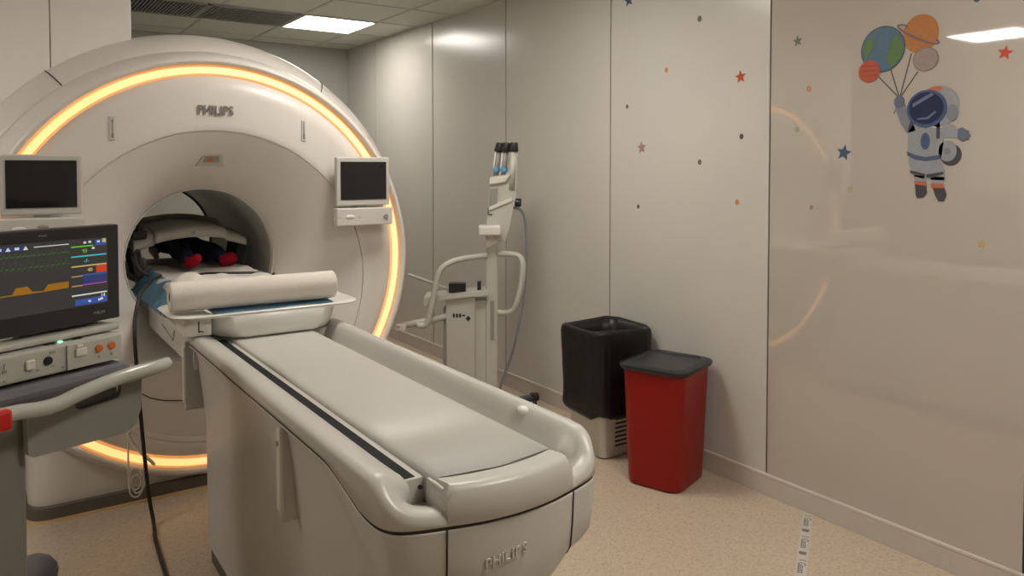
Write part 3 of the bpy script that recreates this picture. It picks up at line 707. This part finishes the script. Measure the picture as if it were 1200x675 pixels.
CB().box((-.19, .064, .992), (-.155, .072, 1.016), .004).box((-.185, .064, 1.018), (-.165, .068, 1.026), .002).build('pale_connector', M['injl'], md)
# equipment shelf under the modules
CB().box((-.52, -.20, .893), (-.02, .09, .945), .02, 2).build('equipment_shelf', M['cartd'], ct)
# front skirt panel
sk = [(-.325, .745), (-.31, .732), (-.02, .715), (.012, .73), (.03, .78), (.034, .885), (-.035, .888), (-.04, .848), (-.05, .833), (-.17, .829), (-.185, .837), (-.195, .866), (-.205, .885), (-.33, .885)]
CB().prism(sk, lambda a, b_: (a, .04, b_), lambda a, b_: (a, .058, b_)).build('front_panel', M['cart'], ct)
CB().box((-.21, -.03, .815), (-.03, .038, .90), .02, 2).build('drawer_recess', M['cartd'], ct)
# handle
hp_ = [W(-.46, .15, .903), W(-.40, .15, .901), W(-.355, .155, .896), W(-.31, .158, .895), W(-.24, .158, .908), W(-.15, .155, .920), W(-.06, .15, .925), W(.03, .14, .922), W(.078, .115, .918), W(.083, .085, .905), W(.055, .06, .895), W(-.01, .055, .89), W(-.06, .05, .892)]
MB().tube(crom(hp_, 6), .021, 14).build('push_handle', M['handle'], ct)
CB().box((-.50, .125, .868), (-.43, .178, .922), .008).build('red_clip', M['redclip'], ct)
CB().box((-.075, .055, .895), (-.045, .075, .915), .005).build('red_button', M['redclip'], ct)
# column and base
CB().box((-.44, -.22, .10), (-.300, .02, .90), .03, 3).build('column', M['cartp'], ct)
bs = CB().box((-.56, -.62, .06), (-.02, .10, .135), .04, 3)
bs.build('base', M['cartd'], ct)
for u, n_ in ((.02, -.53), (.02, .05), (-.52, .05), (-.52, -.53)):
    w_ = CB().ball((u, n_, .085), .085, 16, (1, .85, .9)); w_.build('caster_cover', M['cartd'], ct)
    CB().cyl((u-.02, n_, .045), (u+.02, n_, .045), .0445, n=18, bev=.006).build('caster', M['dark'], ct)

# ================================================================== CONTRAST INJECTOR
IE = Vector((.839, -.544, 0)); ID = Vector((.544, .839, 0)); I0 = Vector((2.55, 3.93, 0))
ij = thing('contrast_injector', I0.to_tuple(), 'beige contrast injector stand with black-capped tubes and curved handles', 'contrast injector')
class IB(MB):
    def build(s, *a, **k):
        s.v = [tuple(I0+IE*v[0]+ID*v[1]+Vector((0, 0, v[2]))) for v in s.v]; return MB.build(s, *a, **k)
def ip(x, y, d=0): return ((x-577)/192.3, d, 1.55-(y-196)/192.3)
IB().box((-.040, -.035, .06), (.034, .035, 1.19), .010, 2).build('column', M['inj'], ij)
IB().prism([((570-577)/192.3, 1.16), ((584-577)/192.3, 1.16), ((584-577)/192.3, 1.10), ((577-577)/192.3, 1.075), ((570-577)/192.3, 1.06)], lambda a, b_: (a, -.042, b_), lambda a, b_: (a, -.036, b_)).build('column_collar', M['injl'], ij)
# head body
def ipoly(pts): return [((x-577)/192.3, 1.55-(y-196)/192.3) for x, y in pts]
hb = IB().prism(ipoly([(570, 268), (575, 208), (580, 206), (592, 205), (598, 200), (604, 178), (606.5, 178), (604.5, 232), (602, 240), (598, 262), (592, 282), (585, 284)]), lambda a, b_: (a, -.05, b_), lambda a, b_: (a, .06, b_)).build('injector_head', M['inj'], ij)
IB().prism(ipoly([(574, 221), (584, 220), (582.5, 242), (573, 244)]), lambda a, b_: (a, -.055, b_), lambda a, b_: (a, -.0495, b_)).build('head_display', M['grey'], hb)
IB().prism(ipoly([(573, 246), (573.5, 242), (600, 231), (600, 235)]), lambda a, b_: (a, -.06, b_), lambda a, b_: (a, -.0495, b_)).build('head_ledge', M['injl'], hb)
IB().prism(ipoly([(574, 215.5), (574.5, 208), (592, 206), (598, 204), (592, 213)]), lambda a, b_: (a, -.068, b_), lambda a, b_: (a, -.0495, b_)).build('head_cradle', M['injl'], hb)
IB().box((-.026, -.056, 1.265), (-.022, -.0495, 1.31)).box((-.026, -.056, 1.262), (.0, -.0495, 1.267)).build('head_mark', M['dark'], hb)
for k, (xb, yb, xt, yt, dd) in enumerate(((580.5, 209, 585.0, 177, .02), (589.5, 209, 593.0, 177, -.01), (600.0, 222, 602.0, 177, -.04))):
    a, b_ = ip(xb, yb, dd), ip(xt, yt, dd)
    t_ = IB().cyl(a, b_, .021 if k == 2 else .017, n=16).build('syringe_tube', M['inj'] if k == 2 else M['injd'], ij)
    dv = (Vector(b_)-Vector(a)).normalized()
    c0 = Vector(b_)-dv*.004
    IB().cyl(c0, c0+dv*.055, .030, .024, n=16, bev=.004).build('tube_cap', M['dark'], t_)
    if k < 2:
        c1 = Vector(a)+dv*.052
        IB().cyl(c1-dv*.014, c1+dv*.014, .022, n=16, bev=.005).build('tube_clip', M['blueclip'], t_)
        IB().cyl(Vector(a)+Vector((-.016, 0, 0)), Vector(b_)+Vector((-.016, 0, 0)), .0075, n=8).build('tube_rod', M['injl'], t_)
kb = IB().cyl(ip(600, 237, -.03), ip(605, 237, -.03), .012, n=12).build('knob_shaft', M['injl'], ij)
IB().cyl(ip(604, 237, -.03), ip(611, 237.5, -.03), .027, n=7, bev=.004).build('clamp_knob', M['dark'], kb)
# small white tray
IB().box(((561.5-577)/192.3, -.13, 1.145), ((587-577)/192.3, .0, 1.200), .008, 2).build('holder_tray', M['injl'], ij)
# handles
IB().tube(crom([ip(584, 297, -.03), ip(598, 297, -.05), ip(608, 299, -.08), ip(612.5, 308, -.10), ip(611, 330, -.10), ip(606, 352, -.09), ip(600, 363, -.07), ip(590, 366.5, -.04), ip(580, 366, 0)], 6), .0175, 12).build('side_handle', M['inj'], ij)
IB().tube(crom([ip(571, 299, -.03), ip(550, 301, -.06), ip(530, 305, -.10), ip(517, 315, -.12), ip(511, 337, -.12), ip(505, 366, -.12), ip(500, 377, -.12), ip(490, 377, -.12)], 6), .018, 12).build('push_handle', M['inj'], ij)
IB().tube([ip(468, 379, -.11), ip(500, 374, -.08), ip(527, 370, -.02)], .019, 10).build('lower_rail', M['inj'], ij)
IB().box((ip(466, 0)[0], -.125, .575), (ip(478, 0)[0], -.095, .615), .004).build('rail_end', M['injl'], ij)
IB().tube([ip(476, 325, .12), ip(500, 333, .10), ip(527, 342, .06)], .010, 8).build('rear_rail', M['inj'], ij)
# body box
bx = IB().box((ip(523, 0)[0], -.05, .14), (ip(557, 0)[0], .12, ip(0, 346)[2]), .008, 2).build('cabinet', M['inj'], ij)
IB().box((ip(556, 0)[0], -.02, .14), (ip(571, 0)[0], .10, ip(0, 352)[2]), .006).build('cabinet_side', M['grey'] if False else M['inj'], ij)
IB().box((ip(519.5, 0)[0], -.03, .16), (ip(523.2, 0)[0], .10, ip(0, 362)[2]), .004).build('cabinet_edge', M['grey'], ij)
sh = IB().prism(ipoly([(498, 347), (572, 339), (572, 344), (524, 349), (505, 350), (505, 356), (498, 357)]), lambda a, b_: (a, -.075, b_), lambda a, b_: (a, .13, b_)).build('top_shelf', M['inj'], ij)
IB().box((ip(526, 0)[0], -.02, ip(0, 343.5)[2]), (ip(546, 0)[0], .05, ip(0, 332)[2]), .004).build('black_module', M['dark'], sh)
IB().box((ip(559.5, 0)[0], -.02, ip(0, 340.5)[2]), (ip(564, 0)[0], .03, ip(0, 330)[2]), .003).build('black_plug', M['dark'], sh)
IB().box((ip(506, 0)[0], .0, ip(0, 346)[2]), (ip(511, 0)[0], .03, ip(0, 336)[2]), .003).build('black_plug', M['dark'], sh)
lgm = IB()
for k in range(3): lgm.box((ip(531, 0)[0]+.019*k, -.0515, ip(0, 371)[2]), (ip(531, 0)[0]+.019*k+.013, -.0498, ip(0, 366.5)[2]), .001)
lgm.box((ip(531, 0)[0]+.058, -.0515, ip(0, 369.6)[2]), (ip(531, 0)[0]+.075, -.0498, ip(0, 367.7)[2]))
lgm.prism([(ip(549, 0)[0]-.016, .633), (ip(549, 0)[0], .615), (ip(549, 0)[0]+.016, .633), (ip(549, 0)[0], .651)], lambda a, b_: (a, -.0515, b_), lambda a, b_: (a, -.0498, b_))
lgm.build('cabinet_lettering', M['dark'], bx)
IB().box((-.012, -.042, .50), (.012, -.034, .74), .004).build('column_latch', M['grey'], ij)
# foot and casters
ft = IB()
for a in (35, 145, 215, 325):
    ft.tube([(0, 0, .085), (.33*math.cos(math.radians(a)), .33*math.sin(math.radians(a)), .075)], .024, 8)
ft.build('star_base', M['cartd'], ij)
for a in (35, 145, 215, 325):
    x, y = .33*math.cos(math.radians(a)), .33*math.sin(math.radians(a))
    IB().cyl((x-.014, y, .04), (x+.014, y, .04), .0395, n=16, bev=.005).build('caster', M['dark'], ij)
    IB().box((x-.03, y-.035, .06), (x+.03, y+.035, .10), .01).build('caster_fork', M['dark'], ij)
# cable from head
IB().tube(crom([ip(602, 243, -.02), ip(611, 247, -.02), ip(616, 262, 0), ip(617.5, 300, .03), ip(614, 350, .06), ip(606, 400, .08), ip(598, 430, .09), ip(590, 450, .09), ip(584, 470, .06)], 7), .0085, 8).build('power_cable', M['gcable'], ij)

# ================================================================== BINS
def rrect(c, hx, hy, r, z, rot, n=6):
    pts = rr(0, 0, hx, hy, r, z, n); ca, sa = math.cos(rot), math.sin(rot)
    return [(c[0]+x*ca-y*sa, c[1]+x*sa+y*ca, z_) for x, y, z_ in pts]
rb = thing('waste_bin', (2.79, 2.69, 0), 'red plastic waste bin with a dark lid, standing by the wall', 'bin')
RC = (2.772, 2.685); RT = math.radians(18)
R = [rrect(RC, .150, .128, .055, .0005, RT), rrect(RC, .162, .140, .06, .008, RT), rrect(RC, .165, .143, .06, .03, RT), rrect(RC, .178, .160, .06, .50, RT), rrect(RC, .180, .163, .06, .56, RT), rrect(RC, .190, .173, .065, .565, RT), rrect(RC, .191, .174, .065, .578, RT), rrect(RC, .180, .164, .06, .580, RT), rrect(RC, .15, .13, .045, .05, RT)]
autosmooth(MB().loft(R, cap=True).build('bin_body', M['red'], rb), 40)
R = [rrect(RC, .193, .176, .068, .568, RT), rrect(RC, .199, .182, .072, .578, RT), rrect(RC, .198, .181, .072, .588, RT), rrect(RC, .185, .168, .068, .594, RT), rrect(RC, .162, .146, .055, .596, RT), rrect(RC, .154, .138, .05, .589, RT), rrect(RC, .11, .10, .03, .589, RT)]
ld = autosmooth(MB().loft(R, cap=True).build('lid', M['navylid'], rb), 30)
hm = Vector((RC[0], RC[1], 0))
def rbp(x, y, z): return (RC[0]+x*math.cos(RT)-y*math.sin(RT), RC[1]+x*math.sin(RT)+y*math.cos(RT), z)
MB().tube([rbp(.192, -.115, .575), rbp(.194, -.118, .52), rbp(.194, -.118, .47)], .004, 8).build('wire_handle', M['injl'], rb)

wb = thing('waste_bin', (2.80, 3.18, 0), 'white slotted waste bin under a black bag, standing left of the red bin', 'bin')
WC = (2.805, 3.175); WT = math.radians(-2)
R = [rrect(WC, .125, .135, .03, .0005, WT), rrect(WC, .135, .145, .03, .012, WT), rrect(WC, .165, .165, .035, .62, WT), rrect(WC, .155, .155, .035, .62, WT), rrect(WC, .122, .132, .03, .02, WT)]
autosmooth(MB().loft(R, cap=True).build('bin_body', M['whitebin'], wb), 40)
sl = MB()
for k in range(9):
    z = .06+.024*k; f = z/.62; yy = WC[1]-(.145+.02*f)-.001
    sl.box((2.745, yy-.001, z), (2.885, yy+.004, z+.010), .002)
    xx = WC[0]-(.135+.03*f)-.001
sl.build('slots', M['dark'], wb)
# bag: rough ring loft folded over the rim
def bagring(hx, hy, z, jit, seed, zj=0):
    out = []
    base = rrect(WC, hx, hy, min(.075, hx*.6), z, WT, 14)
    for i, p in enumerate(base):
        v_ = Vector((p[0]-WC[0], p[1]-WC[1], 0)); d_ = v_.normalized()
        k = NZ.noise(Vector((d_.x*3, d_.y*3, seed)))*jit + NZ.noise(Vector((d_.x*9, d_.y*9, seed+.2*z)))*jit*.35
        out.append((p[0]+d_.x*k, p[1]+d_.y*k, z+zj*NZ.noise(Vector((d_.x*2.2, d_.y*2.2, seed+4)))))
    return out
R = [bagring(.180, .178, .215, .03, 1, .03), bagring(.190, .188, .24, .03, 1, .028), bagring(.186, .184, .30, .026, 1.1, .03), bagring(.186, .184, .37, .022, 1.15), bagring(.189, .186, .44, .020, 1.2), bagring(.190, .187, .52, .018, 1.3), bagring(.193, .19, .60, .016, 1.4), bagring(.195, .192, .652, .014, 1.5, .03),
     bagring(.191, .189, .680, .012, 1.6, .02), bagring(.182, .180, .690, .012, 1.65, .022), bagring(.166, .164, .676, .010, 1.7, .02), bagring(.147, .147, .63, .006, 1.7), bagring(.143, .143, .56, .006, 1.7), bagring(.130, .132, .40, .006, 1.7), bagring(.108, .112, .10, .005, 1.7)]
o = MB().loft(R, cap=True).build('bin_bag', M['bag'], None, (WC[0], WC[1], .2))
tag(o, 'black plastic bin bag folded over the rim of the white slotted bin', 'bin bag')

# ================================================================== WALL STICKERS
def wv_(y, z, lift): return (XW-lift, y, z)
def wprism(poly, lift, th=.0006):
    return MB().prism(poly, lambda a, b_: wv_(a, b_, lift), lambda a, b_: wv_(a, b_, lift+th))
def star(y, z, r, rot=0, ri=.45):
    out = []
    for k in range(10):
        a = PI/2+rot+k*PI/5; q = r if k % 2 == 0 else r*ri
        out.append((y+q*math.cos(a), z+q*math.sin(a)))
    return out
def disc(y, z, ry, rz=None, n=28, rot=0):
    rz = rz or ry; o_ = []
    for k in range(n):
        a = 2*PI*k/n; dy, dz = ry*math.cos(a), rz*math.sin(a)
        o_.append((y+dy*math.cos(rot)-dz*math.sin(rot), z+dy*math.sin(rot)+dz*math.cos(rot)))
    return o_
SM = dict(blue=flatmat('sticker_navy', (.055, .075, .14)), green=flatmat('sticker_green', (.13, .16, .10)), orange=flatmat('sticker_orange', (.55, .24, .10)), red=flatmat('sticker_red', (.50, .085, .045)), dark=flatmat('sticker_charcoal', (.09, .085, .085)),
          pink=flatmat('sticker_dusty_pink', (.34, .22, .19)), brown=flatmat('sticker_brown', (.17, .12, .085)), coral=flatmat('sticker_coral', (.50, .23, .17)), sage=flatmat('sticker_sage', (.36, .35, .25)), yellow=flatmat('sticker_mustard', (.48, .37, .17)), steel=flatmat('sticker_steel_blue', (.07, .10, .17)))
stk = [('star', 3.243, 2.497, .040, 'blue', 'navy star wall sticker at the very top, beside the second wall seam'),
       ('dot', 2.718, 2.309, .019, 'green', 'dark grey-green dot wall sticker near the top of the middle panel'),
       ('dot', 2.948, 2.072, .017, 'orange', 'ochre dot wall sticker high in the middle panel, left of the red star'),
       ('star', 2.456, 1.988, .034, 'red', 'red star wall sticker on the middle panel'),
       ('dot', 3.253, 1.896, .014, 'dark', 'small charcoal dot wall sticker just above the dusty pink star'),
       ('star', 3.134, 1.660, .036, 'pink', 'dusty pink star wall sticker on the middle panel, left side'),
       ('dot', 2.447, 1.699, .016, 'dark', 'charcoal dot wall sticker below the red star'),
       ('dot', 2.710, 1.576, .017, 'brown', 'brown dot wall sticker in the centre of the middle panel'),
       ('dot', 3.158, 1.329, .014, 'dark', 'charcoal dot wall sticker low on the middle panel, above the black bag'),
       ('dot', 2.469, 1.379, .017, 'orange', 'ochre dot wall sticker low on the middle panel, beside the glossy panel seam'),
       ('star', 2.140, 2.118, .026, 'green', 'green-grey star wall sticker near the top of the glossy panel'),
       ('dot', 2.080, 1.899, .017, 'coral', 'coral dot wall sticker below the green-grey star'),
       ('dot', 2.139, 1.720, .016, 'sage', 'pale sage dot wall sticker left of the steel blue star'),
       ('star', 1.907, 1.612, .036, 'steel', 'steel blue star wall sticker left of the astronaut'),
       ('dot', 1.877, 1.456, .016, 'sage', 'pale sage dot wall sticker beneath the steel blue star'),
       ('dot', 2.060, 1.372, .013, 'pink', 'dusty pink dot wall sticker low on the glossy panel'),
       ('star', 1.284, 1.961, .028, 'red', 'red star wall sticker right of the astronaut, under the mirrored light'),
       ('star', 1.349, 1.267, .020, 'yellow', 'mustard star wall sticker lower right of the astronaut'),
       ('dot', 1.383, 2.172, .016, 'steel', 'steel blue dot wall sticker at the top edge, right of the planets')]
for kind, y, z, r, c, lab in stk:
    poly = star(y, z, r, .2 if y < 2 else -.1) if kind == 'star' else disc(y, z, r*.75, r*.85, 14)
    o = wprism(poly, .0004, .0007).build(kind+'_sticker', SM[c], None, (XW, y, z))
    tag(o, lab, 'sticker', 'star and dot wall stickers')
ast = thing('astronaut_sticker', (XW, 1.56, 1.78), 'wall sticker of a small astronaut holding four planet balloons on strings', 'sticker')
def lay(name, poly, c, k): return wprism(poly, .0004+k*.0008, .0007).build(name, c, ast)
C = {k: flatmat('decal_'+k, v) for k, v in dict(earth=(.09, .16, .23), land=(.11, .19, .07), rim=(.06, .10, .12), saturn=(.44, .18, .06), ring=(.20, .13, .15), moon=(.32, .245, .22), moonrim=(.22, .17, .16), mars=(.45, .095, .05), marsb=(.36, .065, .035), string=(.085, .075, .08), suit=(.29, .30, .32), suitd=(.21, .22, .25), visor=(.022, .028, .075), visrim=(.065, .10, .20), glare=(.14, .17, .26), band=(.085, .11, .19), boot=(.07, .065, .075), orange=(.48, .14, .08), glove=(.13, .15, .20), light=(.62, .59, .55)).items()}
# planets
e_ = lay('earth_balloon', disc(1.741, 2.031, .094, .094), C['rim'], 1)
wprism(disc(1.741, 2.031, .089, .089), .0020, .0006).build('ocean', C['earth'], e_)
wprism([(1.826, 2.05), (1.80, 2.085), (1.775, 2.075), (1.785, 2.04), (1.80, 2.01), (1.815, 2.0)], .0027, .0006).build('land', C['land'], e_)
wprism([(1.715, 2.03), (1.69, 2.085), (1.668, 2.07), (1.656, 2.03), (1.662, 1.99), (1.685, 1.965), (1.70, 1.955), (1.725, 1.98)], .0027, .0006).build('land', C['land'], e_)
s_ = lay('saturn_balloon', disc(1.588, 2.072, .070, .076), C['saturn'], 0)
# ring as a banded ellipse
rg = MB(); n = 40; ra = math.radians(-151); pts_o = disc(1.597, 2.072, .096, .020, n, ra+PI); pts_i = disc(1.597, 2.072, .088, .012, n, ra+PI)
for k in range(n):
    a, b_, c, d_ = pts_o[k], pts_o[(k+1) % n], pts_i[(k+1) % n], pts_i[k]
    mid = ((a[0]+b_[0])/2, (a[1]+b_[1])/2)
    inside = math.hypot(mid[0]-1.588, mid[1]-2.072) < .066
    frac = (k+.5)/n
    if inside and frac < .5: continue
    rg.prism([a, b_, c, d_], lambda p, q: wv_(p, q, .0030), lambda p, q: wv_(p, q, .0036))
rg.build('saturn_ring', C['ring'], s_)
q = lay('moon_balloon', disc(1.566, 1.970, .050, .047), C['moonrim'], 2)
wprism(disc(1.566, 1.970, .046, .043), .0028, .0006).build('moon_face', C['moon'], q)
q = lay('mars_balloon', disc(1.796, 1.947, .046, .046), C['mars'], 4)
for dz in (-.02, .0, .02): wprism([(1.796-.038, 1.945+dz), (1.796+.038, 1.947+dz), (1.796+.036, 1.952+dz), (1.796-.036, 1.949+dz)], .0044, .0005).build('stripe', C['marsb'], q)
def wline(name, p, q, w, c, k):
    d_ = Vector((q[0]-p[0], q[1]-p[1])).normalized(); n_ = Vector((-d_.y, d_.x))*w
    return lay(name, [(p[0]+n_.x, p[1]+n_.y), (q[0]+n_.x, q[1]+n_.y), (q[0]-n_.x, q[1]-n_.y), (p[0]-n_.x, p[1]-n_.y)], c, k)
HY, HZ = 1.668, 1.826
for p in ((1.757, 1.921), (1.706, 1.943), (1.623, 2.0), (1.596, 1.926)): wline('string', p, (HY, HZ), .0022, C['string'], 0)
for p in ((1.69, 1.766), (1.672, 1.762), (1.664, 1.770)): wline('string', (HY, HZ-.01), p, .0018, C['string'], 0)
# figure
lay('raised_arm', [(1.690, 1.812), (1.655, 1.825), (1.640, 1.79), (1.615, 1.73), (1.60, 1.695), (1.635, 1.685), (1.662, 1.725), (1.680, 1.775)], C['suitd'], 1)
lay('glove', disc(1.668, 1.812, .022, .025, 14), C['glove'], 2)
lay('torso', [(1.628, 1.72), (1.50, 1.712), (1.492, 1.65), (1.502, 1.575), (1.485, 1.535), (1.485, 1.50), (1.555, 1.502), (1.56, 1.525), (1.565, 1.505), (1.605, 1.515), (1.625, 1.56), (1.632, 1.63)], C['suit'], 1)
lay('arm', [(1.515, 1.715), (1.46, 1.712), (1.435, 1.69), (1.435, 1.66), (1.47, 1.662), (1.515, 1.665)], C['suit'], 2)
lay('cuff', [(1.52, 1.72), (1.507, 1.72), (1.507, 1.66), (1.52, 1.66)], C['boot'], 3)
lay('hand', [(1.44, 1.695), (1.425, 1.70), (1.408, 1.688), (1.400, 1.686), (1.402, 1.676), (1.394, 1.668), (1.402, 1.662), (1.400, 1.652), (1.412, 1.654), (1.418, 1.645), (1.43, 1.65), (1.442, 1.662)], C['glove'], 3)
lay('oxygen_pack', disc(1.466, 1.597, .040, .042, 24), C['boot'], 0); lay('pack_panel', disc(1.478, 1.612, .034, .040, 20), C['suit'], 1); lay('pack_port', disc(1.480, 1.612, .013, .013, 14), C['suitd'], 2)
lay('boot', [(1.600, 1.488), (1.556, 1.486), (1.552, 1.450), (1.565, 1.432), (1.590, 1.428), (1.596, 1.44)], C['boot'], 2)
lay('boot', [(1.535, 1.480), (1.490, 1.480), (1.478, 1.445), (1.488, 1.420), (1.508, 1.418), (1.520, 1.44)], C['boot'], 2)
lay('shin', [(1.605, 1.520), (1.558, 1.515), (1.556, 1.48), (1.600, 1.485)], C['suit'], 1); lay('shin', [(1.54, 1.515), (1.488, 1.512), (1.490, 1.475), (1.535, 1.477)], C['suit'], 1)
lay('boot_stripe', [(1.603, 1.497), (1.556, 1.493), (1.556, 1.477), (1.600, 1.483)], C['orange'], 3); lay('boot_stripe', [(1.540, 1.486), (1.490, 1.487), (1.488, 1.470), (1.535, 1.470)], C['orange'], 3)
lay('knee_band', [(1.620, 1.538), (1.560, 1.524), (1.560, 1.514), (1.618, 1.526)], C['boot'], 2); lay('knee_band', [(1.556, 1.522), (1.492, 1.533), (1.49, 1.524), (1.54, 1.508), (1.556, 1.512)], C['boot'], 2)
lay('belt', [(1.634, 1.614), (1.60, 1.598), (1.56, 1.590), (1.503, 1.598), (1.503, 1.582), (1.56, 1.574), (1.60, 1.580), (1.632, 1.598)], C['band'], 3)
lay('chest_badge', disc(1.562, 1.652, .018, .033, 20), C['band'], 3); wprism(disc(1.562, 1.654, .013, .026, 20), .0036, .0004).build('badge_face', C['visrim'], ast)
lay('helmet', disc(1.518, 1.785, .080, .079), C['suit'], 3); lay('helmet_stripe', [(1.560, 1.852), (1.53, 1.862), (1.505, 1.860), (1.498, 1.850), (1.52, 1.840), (1.545, 1.838)], C['orange'], 4)
lay('ear_cap', disc(1.462, 1.757, .022, .032, 18), C['suitd'], 4)
lay('visor_rim', disc(1.558, 1.778, .078, .073), C['visrim'], 5); lay('visor', disc(1.560, 1.780, .067, .062), C['visor'], 6)
lay('visor_glare', [(1.612, 1.800), (1.54, 1.838), (1.530, 1.830), (1.612, 1.786)], C['glare'], 7)
lay('visor_glint', [(1.594, 1.742), (1.555, 1.745), (1.525, 1.768), (1.521, 1.762), (1.55, 1.737), (1.592, 1.736)], C['glare'], 7)
lay('collar', [(1.575, 1.705), (1.50, 1.702), (1.50, 1.712), (1.575, 1.714)], C['light'], 3)
lay('strap', [(1.620, 1.735), (1.604, 1.728), (1.625, 1.695), (1.632, 1.690)], C['boot'], 4)

# ================================================================== FLOOR TAPE, EXIT SIGN
d2 = Vector((2.52-3.012, 1.742-2.045)).normalized()
tape = thing('floor_tape', (2.6, 1.79, 0), 'white printed tape strip stuck to the floor beside the right wall', 'tape')
n2 = Vector((-d2.y, d2.x)); p0 = Vector((3.010, 2.044)); p1 = p0+d2*1.4
MB().prism([(p0+n2*.021).to_tuple(), (p1+n2*.021).to_tuple(), (p1-n2*.021).to_tuple(), (p0-n2*.021).to_tuple()], lambda a, b_: (a, b_, .0003), lambda a, b_: (a, b_, .0012)).build('strip', M['tape'], tape)
for k in range(6):
    c = p0+d2*(.075+.21*k)
    text('printed_words', '1 Gauss', .042, basis((d2.x, d2.y, 0), (-d2.y, d2.x, 0), (c.x, c.y, .0014)), M['ink'], tape, bold=.012, depth=.0002, sx=.85)
    c = p0+d2*(.175+.21*k)
    MB().prism([(c+d2*a+n2*b_).to_tuple() for a, b_ in ((-.012, -.016), (.010, -.016), (.014, -.006), (.014, .010), (-.006, .014), (-.012, .006))], lambda a, b_: (a, b_, .0013), lambda a, b_: (a, b_, .0016)).build('printed_mark', M['ink'], tape)
es = thing('exit_sign', (XL, 3.917, 1.97), 'grey exit sign with running figure, mirrored in the glossy wall right of the astronaut', 'sign')
def lprism(poly, lift, th): return MB().prism(poly, lambda a, b_: (XL+lift, a, b_), lambda a, b_: (XL+lift+th, a, b_))
lprism([(3.765, 1.892), (4.067, 1.892), (4.067, 2.046), (3.765, 2.046)], 0.0005, .012).build('sign_plate', M['sign'], es)
lprism([(3.99, 1.912), (4.04, 1.912), (4.04, 2.026), (3.99, 2.026)], .0128, .001).build('door_pictogram', M['signw'], es)
lprism([(3.895, 1.963), (3.935, 1.963), (3.935, 1.948), (3.967, 1.969), (3.935, 1.990), (3.935, 1.975), (3.895, 1.975)], .0128, .001).build('arrow_pictogram', M['signw'], es)
mn = lprism(disc(3.84, 2.018, .012, .012, 12), .0128, .001)
for a, b_, w in (((3.835, 2.0), (3.815, 1.955), .011), ((3.835, 1.997), (3.868, 1.99), .005), ((3.868, 1.99), (3.875, 2.005), .005), ((3.835, 1.997), (3.80, 1.995), .005), ((3.80, 1.995), (3.79, 1.975), .005), ((3.815, 1.955), (3.855, 1.94), .007), ((3.855, 1.94), (3.86, 1.912), .006), ((3.815, 1.955), (3.80, 1.93), .007), ((3.80, 1.93), (3.772, 1.928), .006)):
    d_ = Vector((b_[0]-a[0], b_[1]-a[1])).normalized(); n_ = Vector((-d_.y, d_.x))*w
    mn.prism([(a[0]+n_.x, a[1]+n_.y), (b_[0]+n_.x, b_[1]+n_.y), (b_[0]-n_.x, b_[1]-n_.y), (a[0]-n_.x, a[1]-n_.y)], lambda p, q: (XL+.0128, p, q), lambda p, q: (XL+.0138, p, q))
mn.build('running_figure_pictogram', M['signw'], es)

# ================================================================== clean helper keys, world, camera
for o in bpy.data.objects:
    if '_o' in o: del o['_o']
w = bpy.data.worlds.new('World'); SC.world = w; w.use_nodes = True
w.node_tree.nodes['Background'].inputs[0].default_value = (1, .93, .84, 1); w.node_tree.nodes['Background'].inputs[1].default_value = .0
cam = bpy.data.cameras.new('Camera'); co = bpy.data.objects.new('Camera', cam); COL.objects.link(co)
co.location = (0, 0, 1.55); co.rotation_euler = (math.radians(90-1.8456), 0, math.radians(-34.462))
cam.sensor_width = 36; cam.lens = 27; cam.shift_y = -112.5/1200; cam.clip_start = .05
SC.camera = co
vs = SC.view_settings; SC.display_settings.display_device = 'sRGB'; vs.view_transform = 'Standard'; vs.look = 'None'; vs.gamma = 1; vs.exposure = 1.5; vs.use_curve_mapping = False
